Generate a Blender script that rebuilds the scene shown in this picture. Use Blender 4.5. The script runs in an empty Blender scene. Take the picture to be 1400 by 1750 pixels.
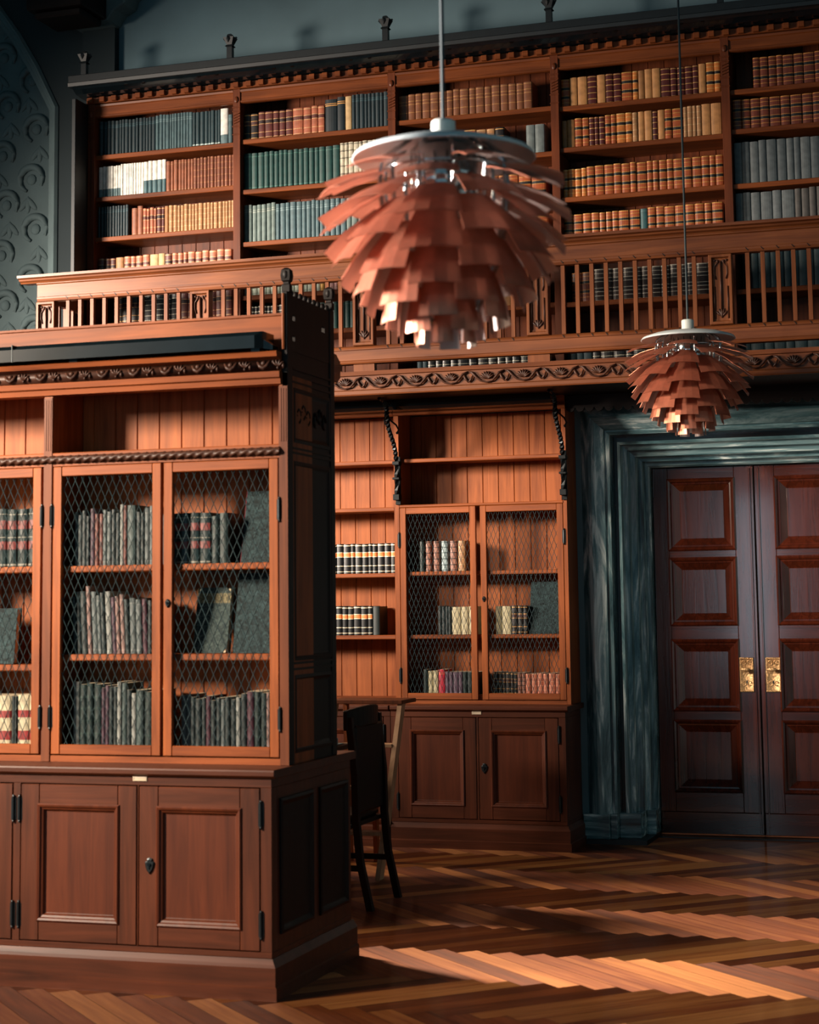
import bpy, bmesh, math, random
from mathutils import Vector, Matrix

# ------------------------------------------------------------------ camera, world, lights, exposure
S = bpy.context.scene
COL = S.collection
R = random.Random(7)

cam_d = bpy.data.cameras.new('camera')
cam = bpy.data.objects.new('camera', cam_d)
COL.objects.link(cam)
RX = Vector((0.951356, 0.307783, -0.012239))
DN = Vector((-0.045651, 0.101556, -0.993782))
FW = Vector((-0.30463, 0.946002, 0.110667))
cam.matrix_world = Matrix(((RX.x, -DN.x, -FW.x, 0.0), (RX.y, -DN.y, -FW.y, 0.0), (RX.z, -DN.z, -FW.z, 1.6), (0, 0, 0, 1)))
cam_d.sensor_fit = 'VERTICAL'
cam_d.sensor_height = 36.0
cam_d.sensor_width = 28.8
cam_d.lens = 3084.1 / 1750 * 36.0
cam_d.shift_y = -187.66 / 1750
cam_d.clip_end = 100
cam_d.dof.use_dof = True
cam_d.dof.focus_distance = 11.8
cam_d.dof.aperture_fstop = 3.6
S.camera = cam

S.view_settings.view_transform = 'Standard'
S.view_settings.look = 'None'
S.view_settings.exposure = 0.0
S.view_settings.gamma = 1.0
S.view_settings.use_curve_mapping = False

world = bpy.data.worlds.new('room_ambience')
S.world = world
world.use_nodes = True
bgn = world.node_tree.nodes['Background']
bgn.inputs[0].default_value = (0.20, 0.42, 0.52, 1)
bgn.inputs[1].default_value = 0.55


def area(name, loc, target, sx, sy, power, color, spread=180):
    d = bpy.data.lights.new(name, 'AREA')
    d.shape = 'RECTANGLE'
    d.size, d.size_y = sx, sy
    d.energy = power
    d.color = color
    d.spread = math.radians(spread)
    o = bpy.data.objects.new(name, d)
    COL.objects.link(o)
    o.location = loc
    o.rotation_euler = (Vector(target) - Vector(loc)).to_track_quat('-Z', 'Y').to_euler()
    return o


# daylight through left wall and rear windows, plus an added pendant fill (all outside the frame)
area('daylight_front_window', (-9.3, 1.4, 4.9), (-4.3, 7.2, 1.9), 1.2, 2.2, 160, (1.0, 0.82, 0.64), 36)
area('added_pendant_fill', (-9.4, 4.0, 3.4), (-1.5, 5.0, 2.8), 1.0, 2.0, 250, (1.0, 0.90, 0.82), 40)  # unseen fill added to brighten the near pendant; no window opening there
area('daylight_middle_window', (-9.4, 6.8, 3.55), (-5.0, 11.6, 2.8), 1.3, 1.6, 265, (1.0, 0.84, 0.70), 56)
area('daylight_alcove_window', (-8.9, 11.0, 4.7), (-1.8, 7.9, 0.0), 0.9, 1.8, 100, (1.0, 0.78, 0.56), 70)
area('daylight_far_window', (-3.55, -3.3, 1.9), (-2.4, 12.0, 1.6), 0.6, 2.6, 7, (0.66, 0.86, 1.0), 100)

# ------------------------------------------------------------------ materials
def lin(h):
    c = [x / 255 for x in h]
    return tuple(x / 12.92 if x <= 0.04045 else ((x + 0.055) / 1.055) ** 2.4 for x in c) + (1.0,)


def nt(name):
    m = bpy.data.materials.new(name)
    m.use_nodes = True
    n = m.node_tree.nodes
    return m, n, m.node_tree.links, n['Principled BSDF']


def ramp(n, stops):
    r = n.new('ShaderNodeValToRGB')
    e = r.color_ramp.elements
    while len(e) < len(stops):
        e.new(0.5)
    for i, (p, c) in enumerate(stops):
        e[i].position = p
        e[i].color = c
    return r


def wood(name, light, dark, axis='Z', rough=0.5, scale=1.0, bump=0.12, coat=0.0, spec=0.22):
    m, n, l, p = nt(name)
    tc = n.new('ShaderNodeTexCoord')
    mp = n.new('ShaderNodeMapping')
    s = [22 * scale] * 3
    s['XYZ'.index(axis)] = 1.3 * scale
    mp.inputs['Scale'].default_value = s
    l.new(tc.outputs['Object'], mp.inputs['Vector'])
    a = n.new('ShaderNodeTexNoise')
    a.inputs['Scale'].default_value = 1.0
    a.inputs['Detail'].default_value = 5
    a.inputs['Roughness'].default_value = 0.62
    a.inputs['Distortion'].default_value = 0.7
    l.new(mp.outputs[0], a.inputs['Vector'])
    b = n.new('ShaderNodeTexNoise')
    b.inputs['Scale'].default_value = 1.7
    b.inputs['Detail'].default_value = 3
    l.new(tc.outputs['Object'], b.inputs['Vector'])
    mix = n.new('ShaderNodeMath')
    mix.operation = 'MULTIPLY_ADD'
    mix.inputs[1].default_value = 0.65
    l.new(a.outputs['Fac'], mix.inputs[0])
    mul = n.new('ShaderNodeMath')
    mul.operation = 'MULTIPLY'
    mul.inputs[1].default_value = 0.35
    l.new(b.outputs['Fac'], mul.inputs[0])
    l.new(mul.outputs[0], mix.inputs[2])
    r = ramp(n, [(0.33, lin(dark)), (0.66, lin(light))])
    l.new(mix.outputs[0], r.inputs[0])
    l.new(r.outputs[0], p.inputs['Base Color'])
    p.inputs['Roughness'].default_value = rough
    p.inputs['Specular IOR Level'].default_value = spec
    p.inputs['Coat Weight'].default_value = coat
    p.inputs['Coat Roughness'].default_value = 0.08
    bp = n.new('ShaderNodeBump')
    bp.inputs['Strength'].default_value = bump
    bp.inputs['Distance'].default_value = 0.004
    l.new(a.outputs['Fac'], bp.inputs['Height'])
    l.new(bp.outputs[0], p.inputs['Normal'])
    return m


def plain(name, col, rough=0.5, metal=0.0, var=0.12, nscale=12.0, coat=0.0, bump=0.0):
    m, n, l, p = nt(name)
    tc = n.new('ShaderNodeTexCoord')
    a = n.new('ShaderNodeTexNoise')
    a.inputs['Scale'].default_value = nscale
    a.inputs['Detail'].default_value = 4
    l.new(tc.outputs['Object'], a.inputs['Vector'])
    c = lin(col)
    lo = tuple(x * (1 - var) for x in c[:3]) + (1,)
    hi = tuple(min(1, x * (1 + var)) for x in c[:3]) + (1,)
    r = ramp(n, [(0.3, lo), (0.7, hi)])
    l.new(a.outputs['Fac'], r.inputs[0])
    l.new(r.outputs[0], p.inputs['Base Color'])
    p.inputs['Roughness'].default_value = rough
    p.inputs['Metallic'].default_value = metal
    p.inputs['Coat Weight'].default_value = coat
    if bump:
        bp = n.new('ShaderNodeBump')
        bp.inputs['Strength'].default_value = bump
        bp.inputs['Distance'].default_value = 0.01
        l.new(a.outputs['Fac'], bp.inputs['Height'])
        l.new(bp.outputs[0], p.inputs['Normal'])
    return m


def marble(name, axis):
    m, n, l, p = nt(name)
    tc = n.new('ShaderNodeTexCoord')
    mp = n.new('ShaderNodeMapping')
    s = [7.0, 7.0, 7.0]
    s['XYZ'.index(axis)] = 0.8
    mp.inputs['Scale'].default_value = s
    mp.inputs['Rotation'].default_value = (0.08, 0.16, 0.05)
    l.new(tc.outputs['Object'], mp.inputs['Vector'])
    a = n.new('ShaderNodeTexNoise')
    a.inputs['Scale'].default_value = 1.3
    a.inputs['Detail'].default_value = 8
    a.inputs['Roughness'].default_value = 0.66
    a.inputs['Distortion'].default_value = 1.6
    l.new(mp.outputs[0], a.inputs['Vector'])
    r = ramp(n, [(0.30, lin((28, 50, 56))), (0.45, lin((74, 106, 112))), (0.56, lin((120, 148, 152))), (0.66, lin((226, 236, 232)))])
    l.new(a.outputs['Fac'], r.inputs[0])
    l.new(r.outputs[0], p.inputs['Base Color'])
    p.inputs['Roughness'].default_value = 0.16
    return m


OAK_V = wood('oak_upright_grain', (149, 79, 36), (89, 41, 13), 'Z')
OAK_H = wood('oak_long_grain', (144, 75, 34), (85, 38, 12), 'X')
OAK_Y = wood('oak_depth_grain', (124, 68, 37), (68, 31, 13), 'Y')
BOARD = wood('oak_back_boards', (156, 86, 42), (100, 48, 16), 'Z', rough=0.5)
LOW_V = wood('low_oak_upright', (92, 46, 26), (53, 23, 9), 'Z', rough=0.42, spec=0.3)  # lower cabinets: a darker brown than the upper oak
LOW_H = wood('low_oak_long', (92, 46, 26), (52, 22, 8), 'X', rough=0.42, spec=0.3)
PANEL = wood('low_oak_panel', (94, 45, 24), (61, 26, 13), 'Z', rough=0.42, spec=0.3)
RAILW = wood('gallery_oak', (120, 68, 36), (72, 34, 15), 'X', rough=0.38, spec=0.28)
RAILV = wood('gallery_oak_upright', (122, 70, 38), (78, 38, 16), 'Z', rough=0.40)
GAL_V = wood('gallery_case_upright', (109, 54, 27), (59, 25, 11), 'Z', rough=0.45)
GAL_H = wood('gallery_case_long', (127, 66, 30), (70, 32, 13), 'X', rough=0.42)
OAK_M = wood('oak_mid_tone', (110, 57, 28), (70, 32, 14), 'Z')  # mid-tone oak for the fluted stiles and the step platform
COR = plain('blackened_cornice', (13, 21, 25), 0.5, 0.0, 0.2)
STEPW = wood('daylit_step_wood', (196, 160, 126), (150, 112, 82), 'Z')  # light falling on the stiles and treads is put into this pale tone
DARKW = wood('dark_oak_shade_tone', (25, 15, 12), (11, 6, 5), 'Z', rough=0.5)  # dark oak; shade of the unlit end panel is deepened in this colour
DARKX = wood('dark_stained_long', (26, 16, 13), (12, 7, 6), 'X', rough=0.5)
CARVE = wood('carved_oak_darkened', (74, 45, 32), (36, 20, 16), 'X', rough=0.45, bump=0.05)
DOORW = wood('mahogany_door', (77, 31, 18), (38, 14, 8), 'Z', rough=0.16, coat=0.5, spec=0.4)
DOORH = wood('mahogany_door_rail', (72, 29, 16), (36, 13, 8), 'X', rough=0.16, coat=0.5, spec=0.4)
MARV, MARH = marble('green_marble_jamb', 'Z'), marble('green_marble_lintel', 'X')
IRON = plain('black_iron', (20, 24, 26), 0.38, 0.7, 0.3)
BLACK = plain('black_enamel', (12, 20, 24), 0.16, 0.0, 0.2, coat=0.3)
WIRE = plain('wire_mesh_metal', (58, 76, 80), 0.42, 0.35, 0.3)
HINGE = plain('hinge_iron', (28, 35, 38), 0.4, 0.6, 0.3)
IVORY = plain('ivory_label', (184, 168, 144), 0.5)
BRASS = plain('worn_brass', (201, 160, 112), 0.40, 0.6, 0.45, 90.0, bump=0.5)
COPPER = plain('brushed_copper', (189, 116, 92), 0.38, 0.72, 0.10, 30.0)
PALEIN = plain('leaf_underside_pale', (214, 194, 187), 0.45, 0.15, 0.05)
CHROME = plain('polished_chrome', (185, 192, 194), 0.12, 1.0, 0.05)
DISC = plain('grey_lacquer', (195, 204, 207), 0.4, 0.1, 0.06)
CAPW = plain('white_cap', (201, 207, 202), 0.45, 0.0, 0.04)
CORD = plain('cord_rubber', (34, 52, 58), 0.6)
TEAL = plain('blue_green_leather', (78, 128, 138), 0.3, 0.0, 0.2)
PLASTER = plain('gallery_wall_plaster', (92, 116, 124), 0.85, 0.0, 0.16, 1.6)
PIER = plain('dark_blue_grey_wall', (24, 37, 41), 0.85, 0.0, 0.12, 2.0)  # arch wall and pilaster, darker blue-grey than the end wall plaster
STONE = plain('arch_stone', (82, 99, 101), 0.8, 0.0, 0.12, 5.0, bump=0.05)
SKIRT = plain('black_plinth', (12, 16, 18), 0.4)
THRESH = plain('copper_threshold', (176, 96, 60), 0.35, 0.8)


def floor_mat():
    m, n, l, p = nt('herringbone_parquet')
    uv = n.new('ShaderNodeUVMap')
    at = n.new('ShaderNodeAttribute')
    at.attribute_name = 'plank'
    sep = n.new('ShaderNodeSeparateColor')
    l.new(at.outputs['Color'], sep.inputs[0])
    mp = n.new('ShaderNodeMapping')
    mp.inputs['Scale'].default_value = (2.0, 34.0, 1)
    l.new(uv.outputs[0], mp.inputs['Vector'])
    add = n.new('ShaderNodeVectorMath')
    add.operation = 'ADD'
    l.new(mp.outputs[0], add.inputs[0])
    comb = n.new('ShaderNodeCombineXYZ')
    sc = n.new('ShaderNodeMath')
    sc.operation = 'MULTIPLY'
    sc.inputs[1].default_value = 57.0
    l.new(sep.outputs[0], sc.inputs[0])
    l.new(sc.outputs[0], comb.inputs[0])
    l.new(sc.outputs[0], comb.inputs[2])
    l.new(comb.outputs[0], add.inputs[1])
    a = n.new('ShaderNodeTexNoise')
    a.inputs['Scale'].default_value = 1.0
    a.inputs['Detail'].default_value = 5
    a.inputs['Distortion'].default_value = 0.4
    l.new(add.outputs[0], a.inputs['Vector'])
    mx = n.new('ShaderNodeMath')
    mx.operation = 'MULTIPLY_ADD'
    mx.inputs[1].default_value = 0.48
    l.new(a.outputs['Fac'], mx.inputs[0])
    pl = n.new('ShaderNodeMath')
    pl.operation = 'MULTIPLY'
    pl.inputs[1].default_value = 0.55
    l.new(sep.outputs[0], pl.inputs[0])
    l.new(pl.outputs[0], mx.inputs[2])
    r = ramp(n, [(0.18, lin((70, 32, 18))), (0.48, lin((134, 70, 34))), (0.85, lin((200, 134, 74)))])
    l.new(mx.outputs[0], r.inputs[0])
    l.new(r.outputs[0], p.inputs['Base Color'])
    p.inputs['Roughness'].default_value = 0.52
    p.inputs['Metallic'].default_value = 0.55          # coloured sheen of the wood fibres, across the grain
    p.inputs['Anisotropic'].default_value = 0.95
    p.inputs['Anisotropic Rotation'].default_value = 0.25
    tg = n.new('ShaderNodeTangent')
    tg.direction_type = 'UV_MAP'
    l.new(tg.outputs[0], p.inputs['Tangent'])
    p.inputs['Coat Weight'].default_value = 0.25
    p.inputs['Coat Roughness'].default_value = 0.14
    return m


# ------------------------------------------------------------------ mesh helpers
ORG = {}


class MB:
    def __init__(s):
        s.v, s.f, s.m = [], [], []

    def quad(s, a, b, c, d, mi=0):
        i = len(s.v)
        s.v += [tuple(a), tuple(b), tuple(c), tuple(d)]
        s.f.append((i, i + 1, i + 2, i + 3))
        s.m.append(mi)

    def box(s, x0, x1, y0, y1, z0, z1, mi=0):
        i = len(s.v)
        s.v += [(x, y, z) for z in (z0, z1) for y in (y0, y1) for x in (x0, x1)]
        for q in ((0, 2, 3, 1), (4, 5, 7, 6), (0, 1, 5, 4), (1, 3, 7, 5), (3, 2, 6, 7), (2, 0, 4, 6)):
            s.f.append(tuple(i + k for k in q))
            s.m.append(mi)
        return s

    def loops(s, rings, mi=0, closed=True, cap0=True, cap1=True):
        i0 = len(s.v)
        n = len(rings[0])
        for r in rings:
            s.v += [tuple(p) for p in r]
        for k in range(len(rings) - 1):
            for j in range(n if closed else n - 1):
                a, b = i0 + k * n + j, i0 + k * n + (j + 1) % n
                s.f.append((a, b, b + n, a + n))
                s.m.append(mi)
        if cap0:
            s.f.append(tuple(i0 + j for j in reversed(range(n))))
            s.m.append(mi)
        if cap1:
            e = i0 + (len(rings) - 1) * n
            s.f.append(tuple(e + j for j in range(n)))
            s.m.append(mi)
        return s

    def xprof(s, pts, x0, x1, mi=0):          # a (y,z) outline run along x
        return s.loops([[(x0, y, z) for y, z in pts], [(x1, y, z) for y, z in pts]], mi)

    def yprof(s, pts, y0, y1, mi=0):          # an (x,z) outline run along y
        return s.loops([[(x, y0, z) for x, z in pts], [(x, y1, z) for x, z in pts]], mi)

    def tube(s, pts, r, n=6, mi=0):
        pts = [Vector(p) for p in pts]
        rad = r if isinstance(r, (list, tuple)) else [r] * len(pts)
        rings = []
        for k, p in enumerate(pts):
            t = (pts[min(k + 1, len(pts) - 1)] - pts[max(k - 1, 0)]).normalized()
            up = Vector((0, 0, 1)) if abs(t.z) < 0.95 else Vector((0, 1, 0))
            a = t.cross(up).normalized()
            b = t.cross(a)
            rings.append([p + rad[k] * (a * math.cos(6.28319 * j / n) + b * math.sin(6.28319 * j / n)) for j in range(n)])
        return s.loops(rings, mi)

    def lathe(s, c, prof, n=16, mi=0):
        rings = [[(c[0] + r * math.cos(6.28319 * j / n), c[1] + r * math.sin(6.28319 * j / n), c[2] + z) for j in range(n)] for r, z in prof]
        return s.loops(rings, mi)

    def ball(s, c, rx, ry=None, rz=None, nu=8, nv=5, mi=0, rot=0.0):
        ry, rz = ry or rx, rz or rx
        ca, sa = math.cos(rot), math.sin(rot)
        rings = []
        for i in range(nv + 1):
            th = math.pi * (0.02 + 0.96 * i / nv)
            ring = []
            for j in range(nu):
                ph = 6.28319 * j / nu
                x, y, z = rx * math.sin(th) * math.cos(ph), ry * math.sin(th) * math.sin(ph), -rz * math.cos(th)
                ring.append((c[0] + x * ca - z * sa, c[1] + y, c[2] + x * sa + z * ca))
            rings.append(ring)
        return s.loops(rings, mi)

    def ring_panel(s, x0, x1, z0, z1, steps, fn=None, mi=0):
        """nested rectangles; steps = (inset, depth); the last one is capped. fn maps (u, depth, w) to xyz"""
        fn = fn or (lambda u, d, w: (u, d, w))
        rings = [[fn(x0 + i, d, z0 + i), fn(x1 - i, d, z0 + i), fn(x1 - i, d, z1 - i), fn(x0 + i, d, z1 - i)] for i, d in steps]
        return s.loops(rings, mi, cap0=True)

    def build(s, name, mats, parent=None, smooth=False, bevel=0.0, loc=None):
        if not isinstance(mats, (list, tuple)):
            mats = [mats]
        me = bpy.data.meshes.new(name)
        o_ = Vector(loc) if loc is not None else (ORG[parent.name] if parent else Vector((0, 0, 0)))
        me.from_pydata([(x - o_.x, y - o_.y, z - o_.z) for x, y, z in s.v], [], s.f)
        for m in mats:
            me.materials.append(m)
        me.polygons.foreach_set('material_index', s.m)
        bm = bmesh.new()
        bm.from_mesh(me)
        bmesh.ops.recalc_face_normals(bm, faces=bm.faces)
        bm.to_mesh(me)
        bm.free()
        if smooth:
            me.polygons.foreach_set('use_smooth', [True] * len(me.polygons))
        ob = bpy.data.objects.new(name, me)
        COL.objects.link(ob)
        if parent:
            ob.parent = parent
            ob.location = o_ - ORG[parent.name]
        else:
            ob.location = o_
        ORG[ob.name] = o_.copy()
        if bevel:
            b = ob.modifiers.new('edge', 'BEVEL')
            b.width = bevel
            b.segments = 1
            b.limit_method = 'ANGLE'
            b.angle_limit = 0.8
        return ob


def tag(o, label, cat, group=None, kind=None):
    o['label'] = label
    o['category'] = cat
    if group:
        o['group'] = group
    if kind:
        o['kind'] = kind
    return o


def thing(name, loc, label, cat, group=None, kind=None):
    o = bpy.data.objects.new(name, None)
    COL.objects.link(o)
    o.location = loc
    o.empty_display_size = 0.1
    ORG[o.name] = Vector(loc)
    return tag(o, label, cat, group, kind)


# ------------------------------------------------------------------ setting: floor, walls, marble door surround, doors
def make_floor():
    L, W = 0.884, 0.1105
    vs, fs, uvs, cols = [], [], [], []
    c = math.cos(math.pi / 4)
    n = int(round(L / W))
    rr = random.Random(3)

    def plank(ox, oy, dirx, diry, w, h):
        # corner, long direction unit vector; w along long axis, h across
        g = 0.0012
        px, py = -diry, dirx
        i = len(vs)
        for a, b in ((g, g), (w - g, g), (w - g, h - g), (g, h - g)):
            vs.append((ox + dirx * a + px * b, oy + diry * a + py * b, 0))
        fs.append((i, i + 1, i + 2, i + 3))
        uvs.extend([(0, 0), (w, 0), (w, h), (0, h)])
        t = rr.random()
        cols.extend([(t, rr.random(), 0, 1)] * 4)
    # classic herringbone on a square lattice rotated by 45 degrees; its columns run along x
    for k in range(-5, 13):
        for j in range(-60 - n * k, 75 - n * k):
            for hor in (True, False):
                if hor:
                    qx, qy, dx, dy = (j + 2 * n * k) * W, j * W, 1.0, 0.0
                else:
                    i_ = j + n * k
                    qx, qy, dx, dy = (i_ + 1) * W, (i_ + 1 - 2 * n * (k + 1)) * W, 0.0, 1.0
                X, Y = c * (qx + qy) - 4.0, c * (qy - qx) + 9.423
                if -11 < X < 4.5 and -3.5 < Y < 13.6:
                    plank(X, Y, c * (dx + dy), c * (dy - dx), L, W)
    me = bpy.data.meshes.new('floor')
    me.from_pydata(vs, [], fs)
    u = me.uv_layers.new(name='UVMap')
    u.data.foreach_set('uv', [x for p in uvs for x in p])
    ca = me.color_attributes.new('plank', 'FLOAT_COLOR', 'CORNER')
    ca.data.foreach_set('color', [x for p in cols for x in p])
    me.materials.append(floor_mat())
    o = bpy.data.objects.new('floor', me)
    COL.objects.link(o)
    return tag(o, 'polished herringbone parquet floor of brown planks', 'floor', kind='structure')


make_floor()
MB().box(-11, 4.5, -3.5, 13.6, -0.05, -0.004).build('floor_base', SKIRT)
tag(bpy.data.objects['floor_base'], 'dark screed under the parquet planks', 'floor', kind='structure')

YW = 12.05
ARCH = [(-6.68, 2.6), (-6.68, 5.42), (-6.85, 5.76), (-7.02, 6.04), (-7.24, 6.34), (-7.55, 6.68), (-7.95, 7.0), (-8.35, 7.0), (-8.8, 6.6), (-9.1, 6.1), (-9.35, 5.42), (-9.35, 2.6)]
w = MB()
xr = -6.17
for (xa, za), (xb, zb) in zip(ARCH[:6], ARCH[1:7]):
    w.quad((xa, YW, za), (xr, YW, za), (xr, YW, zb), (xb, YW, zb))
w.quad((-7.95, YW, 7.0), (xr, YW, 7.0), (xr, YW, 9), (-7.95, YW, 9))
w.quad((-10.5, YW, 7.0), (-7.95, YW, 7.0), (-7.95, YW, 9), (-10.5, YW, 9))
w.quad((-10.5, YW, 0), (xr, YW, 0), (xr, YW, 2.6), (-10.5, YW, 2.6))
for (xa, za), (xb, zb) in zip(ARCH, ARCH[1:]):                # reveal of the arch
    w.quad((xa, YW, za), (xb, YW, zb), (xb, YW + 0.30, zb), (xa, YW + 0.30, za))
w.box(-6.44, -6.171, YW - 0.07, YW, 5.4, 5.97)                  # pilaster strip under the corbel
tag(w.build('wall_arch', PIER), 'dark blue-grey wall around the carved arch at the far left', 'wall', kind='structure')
w = MB()
w.quad((xr, YW, 0), (-2.62, YW, 0), (-2.62, YW, 9), (xr, YW, 9))
w.quad((-2.62, YW, 2.87), (-0.48, YW, 2.87), (-0.48, YW, 9), (-2.62, YW, 9))
w.quad((-0.48, YW, 0), (4.5, YW, 0), (4.5, YW, 9), (-0.48, YW, 9))
tag(w.build('wall_back', PLASTER), 'grey plaster end wall above the gallery bookshelves', 'wall', kind='structure')

w = MB()
w.quad((-10.5, YW + 0.30, 2.0), (-6.5, YW + 0.30, 2.0), (-6.5, YW + 0.30, 7.4), (-10.5, YW + 0.30, 7.4))
rr = random.Random(5)
for col, (cx, dz0) in enumerate(((-7.06, 0.0), (-7.32, 0.21))):
    for k in range(9):
        z = 3.35 + k * 0.40 + dz0
        d = 1 if k % 2 else -1
        w.tube([(cx + d * 0.02 + 0.10 * math.cos(a), YW + 0.296, z + 0.10 * math.sin(a)) for a in [i * 0.35 - 0.6 for i in range(15)]], [0.012 + 0.020 * abs(math.sin(i * 0.22)) for i in range(15)], 6)
        w.ball((cx + d * 0.02, YW + 0.30, z), 0.045, 0.016, 0.045)
        for a in (-0.7, 0.0, 0.7):
            w.ball((cx + d * 0.05 + 0.05 * math.sin(a), YW + 0.30, z - 0.17 - 0.03 * math.cos(a)), 0.025, 0.012, 0.07, rot=a)
tag(w.build('trim_1', STONE, smooth=True), 'pale stone arch panel carved with scrolling leaves', 'wall panel', kind='structure')

w = MB()
prof = [(0.0, 0.30), (0.0, -0.01), (0.018, -0.03), (0.035, -0.01), (0.05, 0.02), (0.07, 0.02), (0.085, 0.05), (0.11, 0.05), (0.115, 0.30)]
rings = []
for k, (x, z) in enumerate(ARCH):
    a = Vector(ARCH[max(k - 1, 0)]); b = Vector(ARCH[min(k + 1, len(ARCH) - 1)])
    t = (b - a).normalized()
    nn = Vector((-t.y, t.x))                                   # towards the inside of the arch
    rings.append([(x + nn.x * u, YW + dy, z + nn.y * u) for u, dy in prof])
w.loops(rings, closed=False, cap0=False, cap1=False)
tag(w.build('trim_2', STONE), 'moulded stone edge running around the arch', 'arch moulding', kind='structure')

# left wall with its tall windows (outside the frame); light comes in through the openings
w = MB()
XL = -9.6
ys = [(-3.5, 0.0), (2.4, 5.7), (7.5, 9.2), (11.2, 13.0)]
for a, b in ys:
    w.box(XL - 0.3, XL, a, b, 0, 9)
for a, b in ((0.0, 2.4), (5.7, 7.5), (9.2, 11.2)):
    w.box(XL - 0.3, XL, a, b, 0, 2.3)
    w.box(XL - 0.3, XL, a, b, 6.5, 9)
tag(w.build('wall_left', PLASTER), 'grey plaster side wall with three tall windows', 'wall', kind='structure')

w = MB().box(4.5, 4.7, -3.5, 13.0, 0, 9)
tag(w.build('wall_right', PLASTER), 'plain side wall far outside the frame on the right', 'wall', kind='structure')

# corbel and beam end high up at the left
t = thing('roof_corbel', (-6.2, YW, 5.97), 'stone corbel carrying a dark beam end above the leftmost gallery shelf', 'corbel')
m = MB()
m.yprof([(-6.05, 6.6), (-5.93, 6.6), (-5.94, 6.20), (-6.00, 6.17), (-6.02, 6.10), (-6.10, 6.06), (-6.16, 5.98), (-6.30, 5.97), (-6.48, 5.97), (-6.48, 6.6)], YW - 0.22, YW, 0)
m.build('stone_corbel', STONE, t, bevel=0.01)
MB().box(-6.62, -6.16, YW - 0.62, YW - 0.225, 5.98, 6.7).box(-6.58, -6.20, YW - 0.56, YW - 0.225, 5.93, 5.98).build('beam_end', DARKX, t, bevel=0.01)

# doorway
DXL, DXR, DZ = -2.255, -0.845, 2.515
YD = 12.5
sur = thing('trim_3', (-1.55, YW, 0), 'dark green marble door surround with stepped mouldings', 'door surround', kind='structure')
PROF = [(0.0, 12.56), (0.0, 12.44), (0.012, 12.42), (0.03, 12.42), (0.036, 12.33), (0.058, 12.33), (0.065, 12.24), (0.10, 12.235), (0.105, 12.17),
        (0.135, 12.165), (0.14, 12.10), (0.158, 12.095), (0.16, 12.20), (0.202, 12.20), (0.205, 12.055), (0.222, 12.045), (0.226, 12.06), (0.238, 12.06), (0.242, 12.04),
        (0.27, 12.025), (0.30, 12.005), (0.322, 11.996), (0.345, 12.006), (0.375, 12.03), (0.40, 12.05), (0.418, 12.085), (0.43, 12.16), (0.43, 12.56)]
ZB = 0.192
INLAY = plain('black_marble_inlay', (9, 15, 18), 0.2)


def jamb(sgn, edge):
    a = [(edge + sgn * u, y, ZB) for u, y in PROF]
    b = [(edge + sgn * u, y, DZ + u) for u, y in PROF]
    return MB().loops([a, b])


jamb(-1, DXL).build('jamb', MARV, sur)
jamb(1, DXR).build('jamb', MARV, sur)
MB().loops([[(DXL - u, y, DZ + u) for u, y in PROF], [(DXR + u, y, DZ + u) for u, y in PROF]]).build('lintel', MARH, sur)
for sgn, e in ((-1, DXL), (1, DXR)):
    a, b = sorted((e + sgn * 0.1605, e + sgn * 0.2018))
    MB().box(a, b, 12.188, 12.199, ZB, DZ + 0.16).build('inlay', INLAY, sur)
MB().box(DXL - 0.2018, DXR + 0.2018, 12.188, 12.199, DZ + 0.1605, DZ + 0.2018).build('inlay', INLAY, sur)
for sgn, e in ((-1, DXL), (1, DXR)):
    m = MB()
    for u0, u1, y in ((0.0, 0.06, 12.32), (0.06, 0.205, 12.10), (0.205, 0.25, 12.02), (0.25, 0.425, 11.985)):
        m.box(min(e + sgn * u0, e + sgn * u1), max(e + sgn * u0, e + sgn * u1), y, 12.56, 0.03, ZB)
    m.build('plinth_block', MARH, sur, bevel=0.004)
    MB().box(min(e, e + sgn * 0.44), max(e, e + sgn * 0.44), 11.975, 12.56, 0, 0.03).build('black_foot', SKIRT, sur)
m = MB()
m.box(-2.9, 0.3, 12.62, 12.7, 0, 3.2)
tag(m.build('wall_behind_door', SKIRT), 'dark wall of the passage behind the doors', 'wall', kind='structure')
m = MB().box(DXL, DXR, 12.40, 12.56, 0.0, 0.008)
tag(m.build('door_threshold', SKIRT), 'dark threshold under the double doors', 'threshold', kind='structure')


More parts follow.
